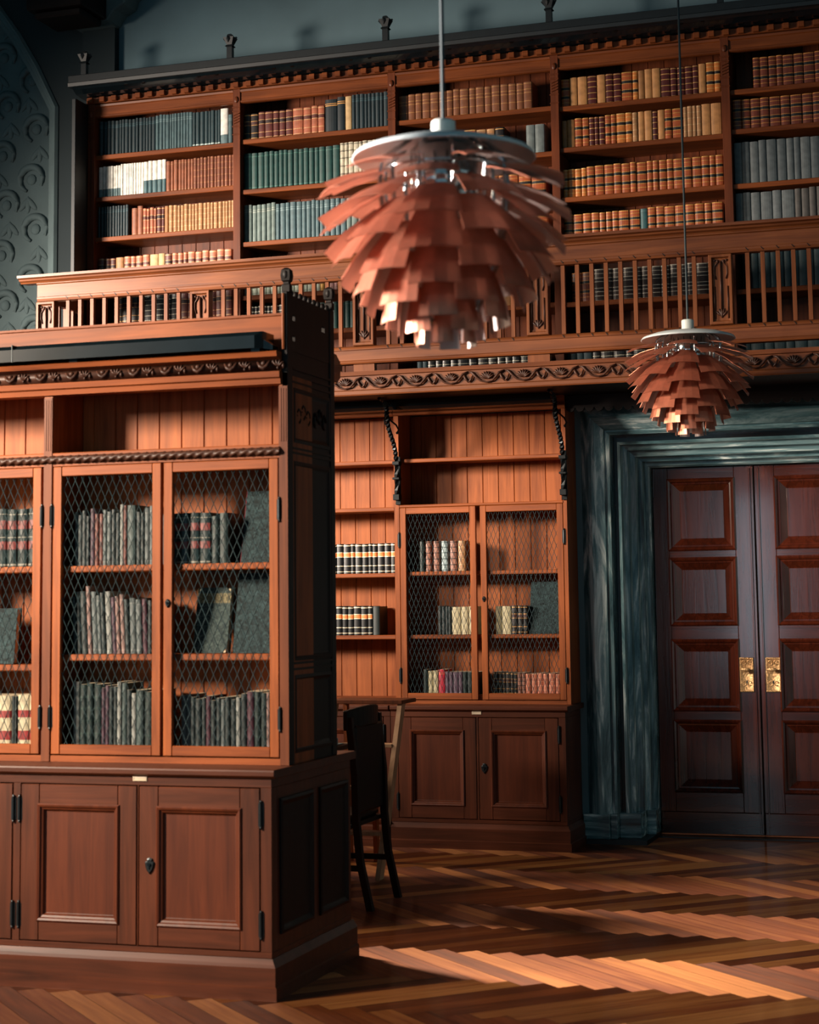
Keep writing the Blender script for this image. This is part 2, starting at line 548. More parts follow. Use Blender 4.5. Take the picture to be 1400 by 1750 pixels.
def leaf(name, x0, x1, hinge_left, label):
    t = thing(name, ((x0 + x1) / 2, YD, 0.012), label, 'door', kind='structure')
    rows = [(0.30, 0.78), (0.845, 1.325), (1.425, 1.885), (1.94, 2.43)]
    pl, pr = (x0 + 0.105, x1 - 0.135) if hinge_left else (x0 + 0.135, x1 - 0.105)
    fr = MB()
    fr.box(x0, pl, YD, YD + 0.05, 0.165, DZ - 0.003)
    fr.box(pr, x1, YD, YD + 0.05, 0.165, DZ - 0.003)
    # inner bead near the meeting edge
    if hinge_left:
        fr.box(x1 - 0.034, x1 - 0.022, YD - 0.007, YD, 0.03, DZ - 0.02)
        fr.box(x1 - 0.018, x1 - 0.002, YD - 0.012, YD, 0.03, DZ - 0.01)
    else:
        fr.box(x0 + 0.022, x0 + 0.034, YD - 0.007, YD, 0.03, DZ - 0.02)
    fr.build('stile', DOORW, t, bevel=0.003)
    rl = MB()
    zz = [0.165] + [z for r in rows for z in r] + [DZ - 0.003]
    for k in range(0, len(zz), 2):
        rl.box(pl, pr, YD + 0.0005, YD + 0.05, zz[k], zz[k + 1])
    rl.build('rail', DOORH, t, bevel=0.003)
    for z0, z1 in rows:
        MB().ring_panel(pl - 0.006, pr + 0.006, z0 - 0.006, z1 + 0.006, [(0, YD + 0.045), (0, YD - 0.004), (0.010, YD - 0.013), (0.022, YD - 0.006), (0.03, YD + 0.004), (0.040, YD + 0.006), (0.044, YD + 0.010),
                        (0.084, YD + 0.034), (0.087, YD + 0.032)]).build('raised_panel', DOORW, t)
    MB().box(x0 + 0.002, x1 - 0.002, YD - 0.006, YD + 0.05, 0.02, 0.165).build('kick_rail', DOORH, t, bevel=0.004)
    MB().box(x0, x1, YD - 0.012, YD - 0.006, 0.012, 0.022).build('threshold_strip', THRESH, t)
    px = (x1 - 0.135, x1 - 0.038) if hinge_left else (x0 + 0.038, x0 + 0.138)
    m = MB()
    m.ring_panel(px[0], px[1], 0.972, 1.205, [(0, YD), (0, YD - 0.007), (0.008, YD - 0.010), (0.012, YD - 0.006)])
    cx = (px[0] + px[1]) / 2
    for k in range(9):
        for z in (0.978, 1.198):
            m.ball((px[0] + 0.006 + k * (px[1] - px[0] - 0.012) / 8, YD - 0.009, z), 0.0055, 0.005, 0.0065, 6, 4, rot=0.5)
    for k in range(22):
        for x in (px[0] + 0.005, px[1] - 0.005):
            m.ball((x, YD - 0.009, 0.985 + k * 0.0097), 0.004, 0.004, 0.005, 6, 4)
    for dz in (1.03, 1.17):
        for d in (-1, 1):
            m.tube([(cx + d * 0.018 + d * 0.013 * math.cos(a * 0.6), YD - 0.008, dz + 0.016 * math.sin(a * 0.6)) for a in range(10)], 0.003, 5)
    p = m.build('lock_plate', BRASS, t, smooth=True)
    p['label'] = 'ornate brass lock plate'
    q = MB()
    q.tube([(cx, YD - 0.006, 1.125), (cx, YD - 0.035, 1.125)], [0.008, 0.008], 8)
    q.ball((cx - 0.005, YD - 0.045, 1.125), 0.034, 0.013, 0.015, 12, 8)
    q.build('knob', BRASS, p, smooth=True)
    k = MB().box(cx - 0.0035, cx + 0.0035, YD - 0.0085, YD - 0.005, 1.03, 1.05)
    k.build('keyhole', BLACK, p)
    return t


leaf('door_1', DXL + 0.004, -1.552, True, 'left leaf of the panelled mahogany double door')
leaf('door_2', -1.548, DXR - 0.004, False, 'right leaf of the panelled mahogany double door, cut by the photo edge')

# ------------------------------------------------------------------ bookcase builders (shared by the near and the wall bookcases)
def boards(m, x0, x1, y, z0, z1, pitch=0.112, phase=0.0):
    x = x0
    k = 0
    while x < x1 - 1e-6:
        e = min(x1, x + (pitch if k or not phase else phase))
        m.loops([[(x, y, z0), (x + 0.004, y - 0.006, z0), (e - 0.004, y - 0.006, z0), (e, y, z0), (e, y + 0.012, z0), (x, y + 0.012, z0)],
                 [(x, y, z1), (x + 0.004, y - 0.006, z1), (e - 0.004, y - 0.006, z1), (e, y, z1), (e, y + 0.012, z1), (x, y + 0.012, z1)]])
        x = e
        k += 1


def hinge(x, y, z, parent, h=0.095):
    m = MB()
    m.tube([(x, y - 0.004, z - h / 2), (x, y - 0.004, z + h / 2)], 0.0055, 8)
    m.ball((x, y - 0.004, z - h / 2 - 0.005), 0.006, None, 0.008, 6, 4)
    m.ball((x, y - 0.004, z + h / 2 + 0.005), 0.006, None, 0.008, 6, 4)
    m.box(x - 0.012, x + 0.012, y - 0.001, y + 0.002, z - h / 2, z + h / 2)
    return m.build('hinge', HINGE, parent)


def escutcheon(x, y, z, parent, s=1.0):
    m = MB()
    out = [(0.0, 0.034), (0.012, 0.030), (0.010, 0.022), (0.021, 0.016), (0.020, 0.0), (0.013, -0.018), (0.006, -0.026), (0, -0.034), (-0.006, -0.026), (-0.013, -0.018), (-0.020, 0.0), (-0.021, 0.016), (-0.010, 0.022), (-0.012, 0.030)]
    m.loops([[(x + a * s, y, z + b * s) for a, b in out], [(x + a * s, y - 0.005, z + b * s) for a, b in out], [(x + a * s * 0.8, y - 0.008, z + b * s * 0.8) for a, b in out]])
    e = m.build('lock_escutcheon', HINGE, parent)
    q = MB()
    q.tube([(x, y - 0.006, z + 0.006 * s), (x, y - 0.014, z + 0.006 * s)], 0.007 * s, 8)
    q.box(x - 0.0025, x + 0.0025, y - 0.0105, y - 0.007, z - 0.014 * s, z)
    q.build('keyhole', BLACK, e)


def cupboard_door(root, x0, x1, y, z0, z1, lock=None, hng='R', dz=0.0):
    t = 0.022
    fr = MB()
    s = 0.088
    fr.box(x0, x0 + s, y - t, y, z0, z1, 0)
    fr.box(x1 - s, x1, y - t, y, z0, z1, 0)
    fr.box(x0 + s, x1 - s, y - t + 0.0006, y, z0, z0 + s, 1)
    fr.box(x0 + s, x1 - s, y - t + 0.0006, y, z1 - s, z1, 1)
    d = fr.build('cupboard_door', [LOW_V, LOW_H], root, bevel=0.003)
    MB().ring_panel(x0 + s - 0.008, x1 - s + 0.008, z0 + s - 0.008, z1 - s + 0.008, [(0, y - 0.001), (0, y - t - 0.004), (0.006, y - t - 0.009), (0.014, y - t - 0.006), (0.018, y - t), (0.026, y - t + 0.004), (0.032, y - 0.007), (0.036, y - 0.006)]).build('panel', PANEL, d)
    if lock:
        escutcheon(lock, y - t, (z0 + z1) / 2 + 0.0, d)
    xh = x1 + 0.006 if hng == 'R' else x0 - 0.006
    for z in (z0 + 0.105, z1 - 0.105):
        hinge(xh, y - t, z, d)
    return d


def mesh_door(root, x0, x1, y, z0, z1, lock=None, hng='R', pitch=0.037):
    t = 0.024
    s = 0.043
    fr = MB()
    fr.box(x0, x0 + s, y - t, y, z0, z1, 0)
    fr.box(x1 - s, x1, y - t, y, z0, z1, 0)
    fr.box(x0 + s, x1 - s, y - t + 0.0006, y, z0, z0 + s, 1)
    fr.box(x0 + s, x1 - s, y - t + 0.0006, y, z1 - s, z1, 1)
    d = fr.build('mesh_door', [OAK_V, OAK_H], root, bevel=0.003)
    a0, a1, b0, b1 = x0 + s - 0.004, x1 - s + 0.004, z0 + s - 0.004, z1 - s + 0.004
    k = pitch / 0.082                                           # dx per dz of the elongated diamonds
    wm = MB()
    r = 0.0016
    span = (b1 - b0) * k
    n = int((a1 - a0 + span) / pitch) + 2
    for i in range(n):
        for sg in (1, -1):
            if sg == 1:
                xs = a0 - span + i * pitch
                f = lambda z: xs + (z - b0) * k
            else:
                xs = a0 + i * pitch
                f = lambda z: xs - (z - b0) * k
            za = b0 + ((a0 - xs) / k if sg == 1 else (xs - a1) / k)
            zb = b0 + ((a1 - xs) / k if sg == 1 else (xs - a0) / k)
            za, zb = max(za, b0), min(zb, b1)
            if zb - za > 0.02:
                yy = y - 0.009 + (0.0014 if sg == 1 else -0.0014)
                wm.tube([(f(za), yy, za), (f(zb), yy, zb)], r, 4)
    wm.build('wire_mesh', WIRE, d)
    if lock:
        escutcheon(lock, y - t, (z0 + z1) / 2 + 0.02, d, 0.55)
    xh = x1 + 0.005 if hng == 'R' else x0 - 0.005
    for z in (z0 + 0.16, z1 - 0.22):
        hinge(xh, y - t, z, d, 0.085)
    return d


def lower_part(root, x0, x1, y, cells, yb, tags, right_end=True, left_end=False):
    """plinth, cabinet carcass, cupboard doors and counter; y = front of the plinth"""
    e = 0.028 if right_end else 0.0
    xe = x1 - e
    m = MB()
    m.box(x0, x1, y, yb, 0, 0.05)
    m.loops([[(x0, yb, z), (x1 - i, yb, z), (x1 - i, y + i, z), (x0, y + i, z)] for z, i in ((0.05, 0.0), (0.056, 0.008), (0.13, 0.008), (0.142, 0.016), (0.163, e + 0.0005))])
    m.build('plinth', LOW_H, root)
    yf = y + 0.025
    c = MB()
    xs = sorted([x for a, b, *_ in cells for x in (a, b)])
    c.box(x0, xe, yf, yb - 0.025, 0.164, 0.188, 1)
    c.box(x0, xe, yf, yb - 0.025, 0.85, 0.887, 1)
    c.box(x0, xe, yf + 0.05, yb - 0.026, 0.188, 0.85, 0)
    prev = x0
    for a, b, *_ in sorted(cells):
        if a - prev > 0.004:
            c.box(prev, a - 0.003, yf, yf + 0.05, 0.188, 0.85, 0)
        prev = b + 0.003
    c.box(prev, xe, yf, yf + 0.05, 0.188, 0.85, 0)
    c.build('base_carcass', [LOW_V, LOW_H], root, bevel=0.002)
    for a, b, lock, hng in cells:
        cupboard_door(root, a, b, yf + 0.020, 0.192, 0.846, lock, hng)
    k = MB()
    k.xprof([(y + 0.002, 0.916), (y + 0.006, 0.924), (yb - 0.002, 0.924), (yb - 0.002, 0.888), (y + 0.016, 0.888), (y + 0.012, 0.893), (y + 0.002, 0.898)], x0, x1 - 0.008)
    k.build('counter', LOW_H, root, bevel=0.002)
    for x in tags:
        MB().ring_panel(x - 0.032, x + 0.032, 0.868, 0.886, [(0, yf), (0, yf - 0.004), (0.004, yf - 0.005), (0.005, yf - 0.003)]).build('label_holder', IVORY, root)


# ------------------------------------------------------------------ near free-standing bookcase
NY = 6.995
NU = 7.204            # front of the upper case
NBK = 7.50            # back boards
near = thing('freestanding_bookcase', (-3.46, 7.5, 0), 'large freestanding oak bookcase with wire mesh doors and a dark end panel', 'bookcase')
NX1 = -2.85
NX0 = -8.70
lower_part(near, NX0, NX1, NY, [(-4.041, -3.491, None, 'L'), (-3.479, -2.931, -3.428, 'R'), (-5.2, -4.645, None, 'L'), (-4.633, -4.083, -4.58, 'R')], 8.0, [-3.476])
m = MB()                                                       # flush raised panels of the end, lower part
fx = lambda u, d, w_: (-2.878 + d, u, w_)
for a, b in ((7.10, 7.48), (7.56, 7.92)):
    m.ring_panel(a, b, 0.25, 0.80, [(0, 0.0), (0, 0.010), (0.012, 0.014), (0.022, 0.006), (0.03, 0.001), (0.034, 0.0005)], fx)
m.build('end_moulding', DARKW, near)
# upper carcass
XE = -2.872
for x in (-2.892, -4.030, -5.185):
    up = MB()
    up.box(x - 0.022 if x < -3 else x - 0.02, x + 0.022 if x < -3 else XE - 0.001, NU, NBK, 0.924, 2.60)
    up.build('upright', OAK_V, near, bevel=0.002)
for x in (-2.892, -4.030, -5.185):
    f = MB()
    for dx in (-0.011, 0.0, 0.011):
        f.tube([(x + dx, NU - 0.001, 2.30), (x + dx, NU - 0.001, 2.53)], 0.0045, 6)
    f.box(x - 0.021, x + 0.0195, NU - 0.003, NU - 0.0002, 0.926, 2.54)
    f.build('fluted_stile', OAK_M, near)
b = MB()
boards(b, -5.16, -4.053, NBK - 0.012, 0.924, 2.60, 0.112, 0.07)
b.build('back_panel', BOARD, near)
b = MB()
boards(b, -4.007, -2.913, NBK - 0.012, 0.924, 2.60, 0.1115, 0.058)
b.build('back_panel', BOARD, near)
ends = MB()
ends.box(NX0, -5.207, NU, 7.79, 0.924, 2.60)
ends.build('case_return', OAK_V, near)


def shelf(root, x0, x1, y0, y1, z, mats, t=0.028, lip=True, name='shelf'):
    m = MB()
    if lip:
        m.xprof([(y0 + 0.003, z - t), (y0, z - t + 0.004), (y0, z - 0.004), (y0 + 0.003, z), (y1, z), (y1, z - t)], x0, x1)
    else:
        m.box(x0, x1, y0, y1, z - t, z)
    return m.build(name, mats, root)


for (x0, x1, za, zb) in ((-4.008, -2.912, 1.783, 1.392), (-5.163, -4.052, 1.785, 1.347)):
    shelf(near, x0, x1, NU + 0.035, NBK - 0.018, za, OAK_H)
    shelf(near, x0, x1, NU + 0.035, NBK - 0.018, zb, OAK_H)
    shelf(near, x0, x1, NU + 0.02, NBK - 0.018, 0.985, OAK_H, 0.061)
    shelf(near, x0, x1, NU, NBK - 0.018, 2.290, OAK_H, 0.018)
    shelf(near, x0, x1, NU + 0.004, NBK - 0.018, 2.243, OAK_H, 0.012)
m = MB()
m.box(NX0, XE - 0.001, NU + 0.002, NU + 0.02, 0.925, 0.952)
m.box(NX0, -2.912, NU + 0.002, NU + 0.02, 2.230, 2.272)
m.build('door_rail', OAK_H, near)
for a, b_, lk, h in ((-4.003, -3.471, None, 'L'), (-3.459, -2.917, -3.437, 'R'), (-5.158, -4.62, None, 'L'), (-4.608, -4.062, -4.587, 'R')):
    mesh_door(near, a, b_, NU + 0.022, 0.957, 2.227, lk, h)
# rope moulding
m = MB()
rings = []
N = 700
for k in range(N + 1):
    x = -5.3 + (-2.905 + 5.3) * k / N
    rings.append([(x, NU - 0.004 + 0.0155 * (1 + 0.22 * math.sin(3 * a + x * 150)) * math.cos(a), 2.259 + 0.0155 * (1 + 0.22 * math.sin(3 * a + x * 150)) * math.sin(a)) for a in [6.28319 * j / 12 for j in range(12)]])
m.loops(rings)
m.build('rope_moulding', CARVE, near, smooth=True)
# cornice: bottom rail, carved cove, top fillet
m = MB()
m.xprof([(NU, 2.548), (NU - 0.012, 2.550), (NU - 0.016, 2.572), (NU - 0.026, 2.578), (NU - 0.030, 2.602), (NU - 0.012, 2.606), (NU - 0.018, 2.655), (NU - 0.055, 2.664), (NU - 0.062, 2.684), (NU - 0.055, 2.688), (NBK, 2.688), (NBK, 2.60), (NU + 0.05, 2.60), (NU + 0.05, 2.548)], NX0, -2.90)
m.build('cornice', OAK_H, near)
m = MB()
m.xprof([(NU - 0.0125, 2.607), (NU - 0.0185, 2.654), (NU - 0.0215, 2.654), (NU - 0.0155, 2.607)], -5.3, -2.902)
k = 0
x = -2.945
while x > -5.2:
    yc = NU - 0.018
    z = 2.631
    m.tube([(x - 0.06, yc, z + 0.016), (x - 0.045, yc - 0.008, z - 0.004), (x - 0.03, yc - 0.008, z - 0.014), (x - 0.015, yc - 0.006, z - 0.004), (x, yc - 0.004, z + 0.018)], [0.005, 0.009, 0.010, 0.009, 0.005], 6)
    m.ball((x - 0.03, yc - 0.004, z + 0.008), 0.013, 0.010, 0.012, 8, 5)
    for a in (-0.9, -0.3, 0.3, 0.9):
        m.ball((x + 0.038 + 0.017 * math.sin(a), yc - 0.004, z + 0.012 * math.cos(a) - 0.004), 0.006, 0.008, 0.017, 6, 4, rot=-a)
    m.ball((x + 0.038, yc - 0.006, z - 0.014), 0.007, 0.008, 0.008, 6, 4)
    m.ball((x + 0.016, yc - 0.004, z + 0.014), 0.008, 0.007, 0.009, 6, 4)
    m.ball((x + 0.062, yc - 0.004, z - 0.006), 0.007, 0.007, 0.012, 6, 4)
    x -= 0.155
m.build('carved_frieze', CARVE, near, smooth=True)
m = MB().xprof([(7.30, 2.688), (7.30, 2.862), (7.294, 2.866), (7.294, 2.876), (7.325, 2.876), (7.325, 2.688)], NX0, -2.915)
m.build('backboard', OAK_H, near)
# rear half of the case (double sided bookcase)
m = MB()
m.box(NX0, -2.90, NBK, 7.79, 0.924, 2.60)
m.xprof([(7.79, 2.55), (7.806, 2.57), (7.82, 2.60), (7.85, 2.664), (7.856, 2.688), (7.50, 2.688), (7.50, 2.60)], NX0, -2.90)
m.box(NX0, -2.915, 7.67, 7.695, 2.688, 2.876)
m.build('rear_case', OAK_H, near)
# end panel, posts, pierced crest
m = MB()
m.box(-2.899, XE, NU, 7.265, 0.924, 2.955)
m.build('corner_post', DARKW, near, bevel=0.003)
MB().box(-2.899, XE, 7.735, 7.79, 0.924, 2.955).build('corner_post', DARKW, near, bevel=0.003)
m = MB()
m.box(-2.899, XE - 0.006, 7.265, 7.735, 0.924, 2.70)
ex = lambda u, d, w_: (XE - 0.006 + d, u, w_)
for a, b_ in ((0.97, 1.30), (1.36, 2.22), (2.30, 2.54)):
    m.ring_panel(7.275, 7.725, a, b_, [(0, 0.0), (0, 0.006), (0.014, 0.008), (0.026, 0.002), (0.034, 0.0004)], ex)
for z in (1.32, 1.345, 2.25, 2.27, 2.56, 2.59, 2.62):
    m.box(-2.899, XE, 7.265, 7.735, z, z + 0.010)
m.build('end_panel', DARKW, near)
for s_ in (-1, 1):
    m = MB()
    for d in (0, 1, 2):
        m.tube([(XE - 0.004, 7.50 + s_ * (0.05 + 0.055 * d + 0.022 * math.cos(a)), 2.42 + 0.03 * math.sin(a) + (d % 2) * 0.02) for a in [i * 0.6 for i in range(9)]], 0.007, 6)
    m.build('carved_scroll', DARKW, near, smooth=True)
crest = MB()
zs = [2.70, 2.745, 2.77, 2.835, 2.862, 2.905, 2.945]
ysl = [7.265, 7.275, 7.305, 7.385, 7.415, 7.485, 7.515, 7.585, 7.615, 7.635, 7.675, 7.735]
hole = {(1, 3), (1, 1), (9, 3)}
for i in range(len(ysl) - 1):
    for j in range(len(zs) - 1):
        if (i, j) not in hole:
            crest.box(-2.896, XE - 0.004, ysl[i], ysl[i + 1], zs[j], zs[j + 1])
cr = crest.build('pierced_crest', DARKW, near)
for i in range(9):
    bd = MB().ball((XE - 0.012, 7.278 + i * 0.0556, 2.956), 0.013, 0.012, 0.017, 10, 6)
    bd.build('bead', DARKW, cr, smooth=True)
for y0 in (7.234, 7.762):
    m = MB()
    cx = -2.885
    m.loops([[(cx - r, y0 - r, z), (cx + r, y0 - r, z), (cx + r, y0 + r, z), (cx - r, y0 + r, z)] for r, z in ((0.018, 2.955), (0.018, 2.985), (0.013, 2.99), (0.013, 2.998), (0.019, 3.004), (0.022, 3.028), (0.019, 3.052), (0.008, 3.062))])
    m.ball((cx, y0 - 0.02, 3.03), 0.012, 0.006, 0.018, 8, 5)
    m.ball((cx + 0.02, y0, 3.03), 0.006, 0.012, 0.018, 8, 5)
    m.build('finial', DARKW, near, bevel=0.003)
m = MB().tube([(-2.890, NU - 0.004, 2.70), (-2.890, NU - 0.004, 2.945)], 0.007, 8)
m.build('post_bead', OAK_V, near)

# light troughs on the near bookcase
tr = thing('shelf_light_trough', (-3.9, 7.16, 2.69), 'black metal light trough lying along the front cornice of the near bookcase', 'light')
m = MB()
m.loops([[(x, 7.115 + i, 2.70), (x, 7.115 + i, 2.755), (x, 7.145, 2.775), (x, 7.27, 2.775), (x, 7.27, 2.70)] for x, i in ((-8.6, 0), (-2.99, 0.0), (-2.962, 0.02))])
m.build('housing', BLACK, tr)
for x in (-3.0, -3.88, -4.75, -5.6):
    MB().box(x - 0.02, x + 0.02, 7.15, 7.26, 2.6885, 2.70).build('foot', BLACK, tr)
MB().box(-4.172, -4.168, 7.113, 7.27, 2.699, 2.777).build('joint_strip', HINGE, tr)
MB().loops([[(-2.962, 7.15, 2.70), (-2.962, 7.24, 2.70), (-2.962, 7.24, 2.74), (-2.962, 7.15, 2.74)], [(-2.925, 7.165, 2.695), (-2.925, 7.23, 2.695), (-2.925, 7.23, 2.715), (-2.925, 7.165, 2.715)]]).build('cable_spout', BLACK, tr)
tr = thing('shelf_light_trough', (-3.9, 7.88, 2.69), 'black metal light trough end poking past the rear side of the near bookcase', 'light')
m = MB()
m.loops([[(x, 7.862, 2.765), (x, 7.89, 2.765), (x, 7.945, 2.735), (x, 7.945, 2.66), (x, 7.90, 2.63), (x, 7.862, 2.63)] for x in (-8.6, -2.90)])
m.build('housing', BLACK, tr)
MB().box(-3.02, -2.91, 7.945, 8.0, 2.695, 2.73).build('cable_spout', BLACK, tr)

# ------------------------------------------------------------------ wall bookcases below the gallery
BY, BU, BBK = 11.54, 11.745, 12.03


def wall_case(name, x0, x1, label, doors, right_end):
    t = thing(name, ((x0 + x1) / 2, 11.8, 0), label, 'bookcase')
    c = (x0 + x1) / 2
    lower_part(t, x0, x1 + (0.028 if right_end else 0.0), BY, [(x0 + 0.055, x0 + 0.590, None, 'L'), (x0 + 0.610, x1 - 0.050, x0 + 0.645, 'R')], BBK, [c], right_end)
    MB().box(x0 - 0.018, x0 + 0.019, BU, BBK, 0.924, 2.975).build('upright', OAK_V, t, bevel=0.002)
    if right_end:
        MB().box(x1 - 0.028, x1, BU, BBK, 0.924, 2.975).build('upright', OAK_V, t, bevel=0.002)
    a, b_ = x0 + 0.021, x1 - (0.029 if right_end else 0.019)
    bd = MB()
    boards(bd, a, b_, BBK - 0.012, 0.924, 2.90, 0.1115, 0.075)
    bd.build('back_panel', BOARD, t)
    m = MB()
    m.xprof([(BU - 0.0, 2.882), (BU - 0.012, 2.886), (BU - 0.02, 2.91), (BU - 0.014, 2.93), (BU - 0.03, 2.95), (BU - 0.034, 2.975), (BBK, 2.975), (BBK, 2.91), (BU + 0.03, 2.91), (BU + 0.03, 2.882)], x0 - 0.017, x1 + (0.0 if right_end else -0.019))
    m.build('cornice', OAK_H, t)
    if doors:
        m = MB().box(a, b_, BU + 0.001, BU + 0.02, 0.925, 0.948)
        m.build('door_rail', OAK_H, t)
        for zz in (1.812, 1.385):
            shelf(t, a, b_, BU + 0.03, BBK - 0.02, zz, OAK_H, 0.026)
        shelf(t, a, b_, BU + 0.025, BBK - 0.02, 0.985, OAK_H, 0.061)
        shelf(t, a, b_, BU - 0.004, BBK - 0.02, 2.268, OAK_H, 0.018)
        shelf(t, a, b_, BU + 0.01, BBK - 0.02, 2.583, OAK_H, 0.026)
        mesh_door(t, x0 + 0.022, x0 + 0.560, BU + 0.022, 0.953, 2.248, None, 'L', 0.032)
        mesh_door(t, x0 + 0.590, x1 - 0.030, BU + 0.022, 0.953, 2.248, x0 + 0.610, 'R', 0.032)
    else:
        for zz in (2.580, 2.256, 1.806, 1.385, 0.962):
            shelf(t, a, b_, BU + 0.004, BBK - 0.02, zz, OAK_H, 0.027)
    return t


wall_case('wall_bookcase', -3.884, -2.690, 'wall bookcase with two wire mesh doors beside the marble doorway', True, True)
wall_case('wall_bookcase', -5.044, -3.886, 'open wall bookcase with bare lower shelves left of the mesh doors', False, False)
wall_case('wall_bookcase', -6.204, -5.046, 'wall bookcase hidden behind the near bookcase, farthest left', False, False)

# trim board with scallops over the doorway, under the gallery
m = MB()
m.box(-2.689, -0.35, 11.77, 11.80, 2.885, 2.97)
for k in range(36):
    x = -2.66 + k * 0.065
    m.loops([[(x + 0.028 * math.cos(a), y, 2.886 - 0.028 * math.sin(a)) for a in [i * math.pi / 6 for i in range(7)]] for y in (11.772, 11.798)])
o = m.build('trim_4', DARKX)
tag(o, 'scalloped dark valance board under the gallery above the doorway', 'valance', kind='structure')

# ------------------------------------------------------------------ gallery floor with carved frieze
GY = 10.93
GX0, GX1 = -6.21, -0.30
gf = thing('gallery_floor', ((GX0 + GX1) / 2, 11.4, 2.98), 'gallery floor with a carved oak frieze along its front edge', 'gallery', kind='structure')
MB().box(GX0, GX1, GY + 0.03, YW, 2.985, 3.085).build('deck', DARKX, gf)
m = MB()
m.xprof([(GY + 0.03, 2.985), (GY + 0.028, 2.940), (GY - 0.012, 2.936), (GY - 0.016, 2.944), (GY - 0.016, 2.966), (GY - 0.004, 2.972), (GY + 0.010, 2.976), (GY + 0.012, 3.064), (GY - 0.004, 3.068), (GY - 0.008, 3.094), (GY + 0.03, 3.098)], GX0, GX1)
m.build('frieze', RAILW, gf)
m = MB()
for k in range(25):
    x = -0.62 - k * 0.2385
    if x < GX0 + 0.05:
        break
    yf = GY + 0.006
    # s-shaped vine rising on both sides of a palmette
    m.tube([(x - 0.118, yf, 3.056), (x - 0.095, yf - 0.008, 3.048), (x - 0.068, yf - 0.012, 3.018), (x - 0.038, yf - 0.010, 2.992), (x, yf - 0.008, 2.984), (x + 0.038, yf - 0.010, 2.992), (x + 0.062, yf - 0.010, 3.016), (x + 0.082, yf - 0.010, 3.042), (x + 0.118, yf, 3.056)],
           [0.006, 0.009, 0.008, 0.006, 0.006, 0.006, 0.009, 0.008, 0.006], 6)
    m.tube([(x + 0.082, yf - 0.004, 3.044), (x + 0.100, yf - 0.008, 3.010), (x + 0.120, yf - 0.010, 2.986)], [0.006, 0.009, 0.004], 6)
    m.tube([(x + 0.150, yf - 0.004, 3.036), (x + 0.137, yf - 0.008, 3.006), (x + 0.120, yf - 0.010, 2.988)], [0.004, 0.008, 0.004], 6)
    for a in (-1.05, -0.7, -0.35, 0, 0.35, 0.7, 1.05):
        m.ball((x + 0.030 * math.sin(a), yf - 0.004, 3.004 + 0.026 * math.cos(a)), 0.0075, 0.012, 0.026, 6, 5, rot=-a)
m.build('carved_vine', CARVE, gf, smooth=True)
m = MB()
m.box(GX0, GX1, GY + 0.03, YW - 0.30, 2.970, 2.9845)
m.build('soffit', DARKX, gf)
tr = thing('shelf_light_trough', (-4.2, 11.62, 2.93), 'dark light trough fixed under the gallery above the wall bookcases', 'light')
m = MB()
m.xprof([(11.545, 2.968), (11.545, 2.925), (11.565, 2.905), (11.69, 2.905), (11.70, 2.968)], -6.1, -2.74)
m.build('housing', BLACK, tr)

# balustrade
bal = thing('gallery_balustrade', ((GX0 + GX1) / 2, GY, 3.1), 'oak gallery balustrade with square balusters and carved newel panels', 'balustrade')
m = MB()
CAP = [(GY + 0.08, 3.833), (GY - 0.020, 3.826), (GY - 0.026, 3.834), (GY - 0.046, 3.842), (GY - 0.050, 3.852), (GY - 0.075, 3.858), (GY - 0.078, 3.876), (GY + 0.10, 3.882)]
m.xprof(CAP, GX0 - 0.12, GX1)
m.build('handrail', RAILW, bal)
m = MB()
m.xprof([(GY + 0.05, 3.832), (GY - 0.018, 3.828), (GY - 0.018, 3.820), (GY - 0.006, 3.814), (GY - 0.006, 3.732), (GY - 0.010, 3.728), (GY - 0.010, 3.716), (GY - 0.004, 3.700), (GY + 0.02, 3.697), (GY + 0.05, 3.697)], GX0, GX1)
m.build('upper_rail', RAILW, bal)
m = MB()
m.xprof([(GY + 0.05, 3.262), (GY + 0.012, 3.262), (GY - 0.004, 3.252), (GY - 0.008, 3.240), (GY - 0.008, 3.236), (GY - 0.001, 3.232), (GY - 0.001, 3.168), (GY - 0.010, 3.162), (GY - 0.012, 3.152), (GY - 0.018, 3.142), (GY + 0.05, 3.142)], GX0, GX1)
m.build('lower_rail', RAILW, bal)
NEW = [-6.145, -4.985, -3.826, -2.664, -1.514, -0.36]
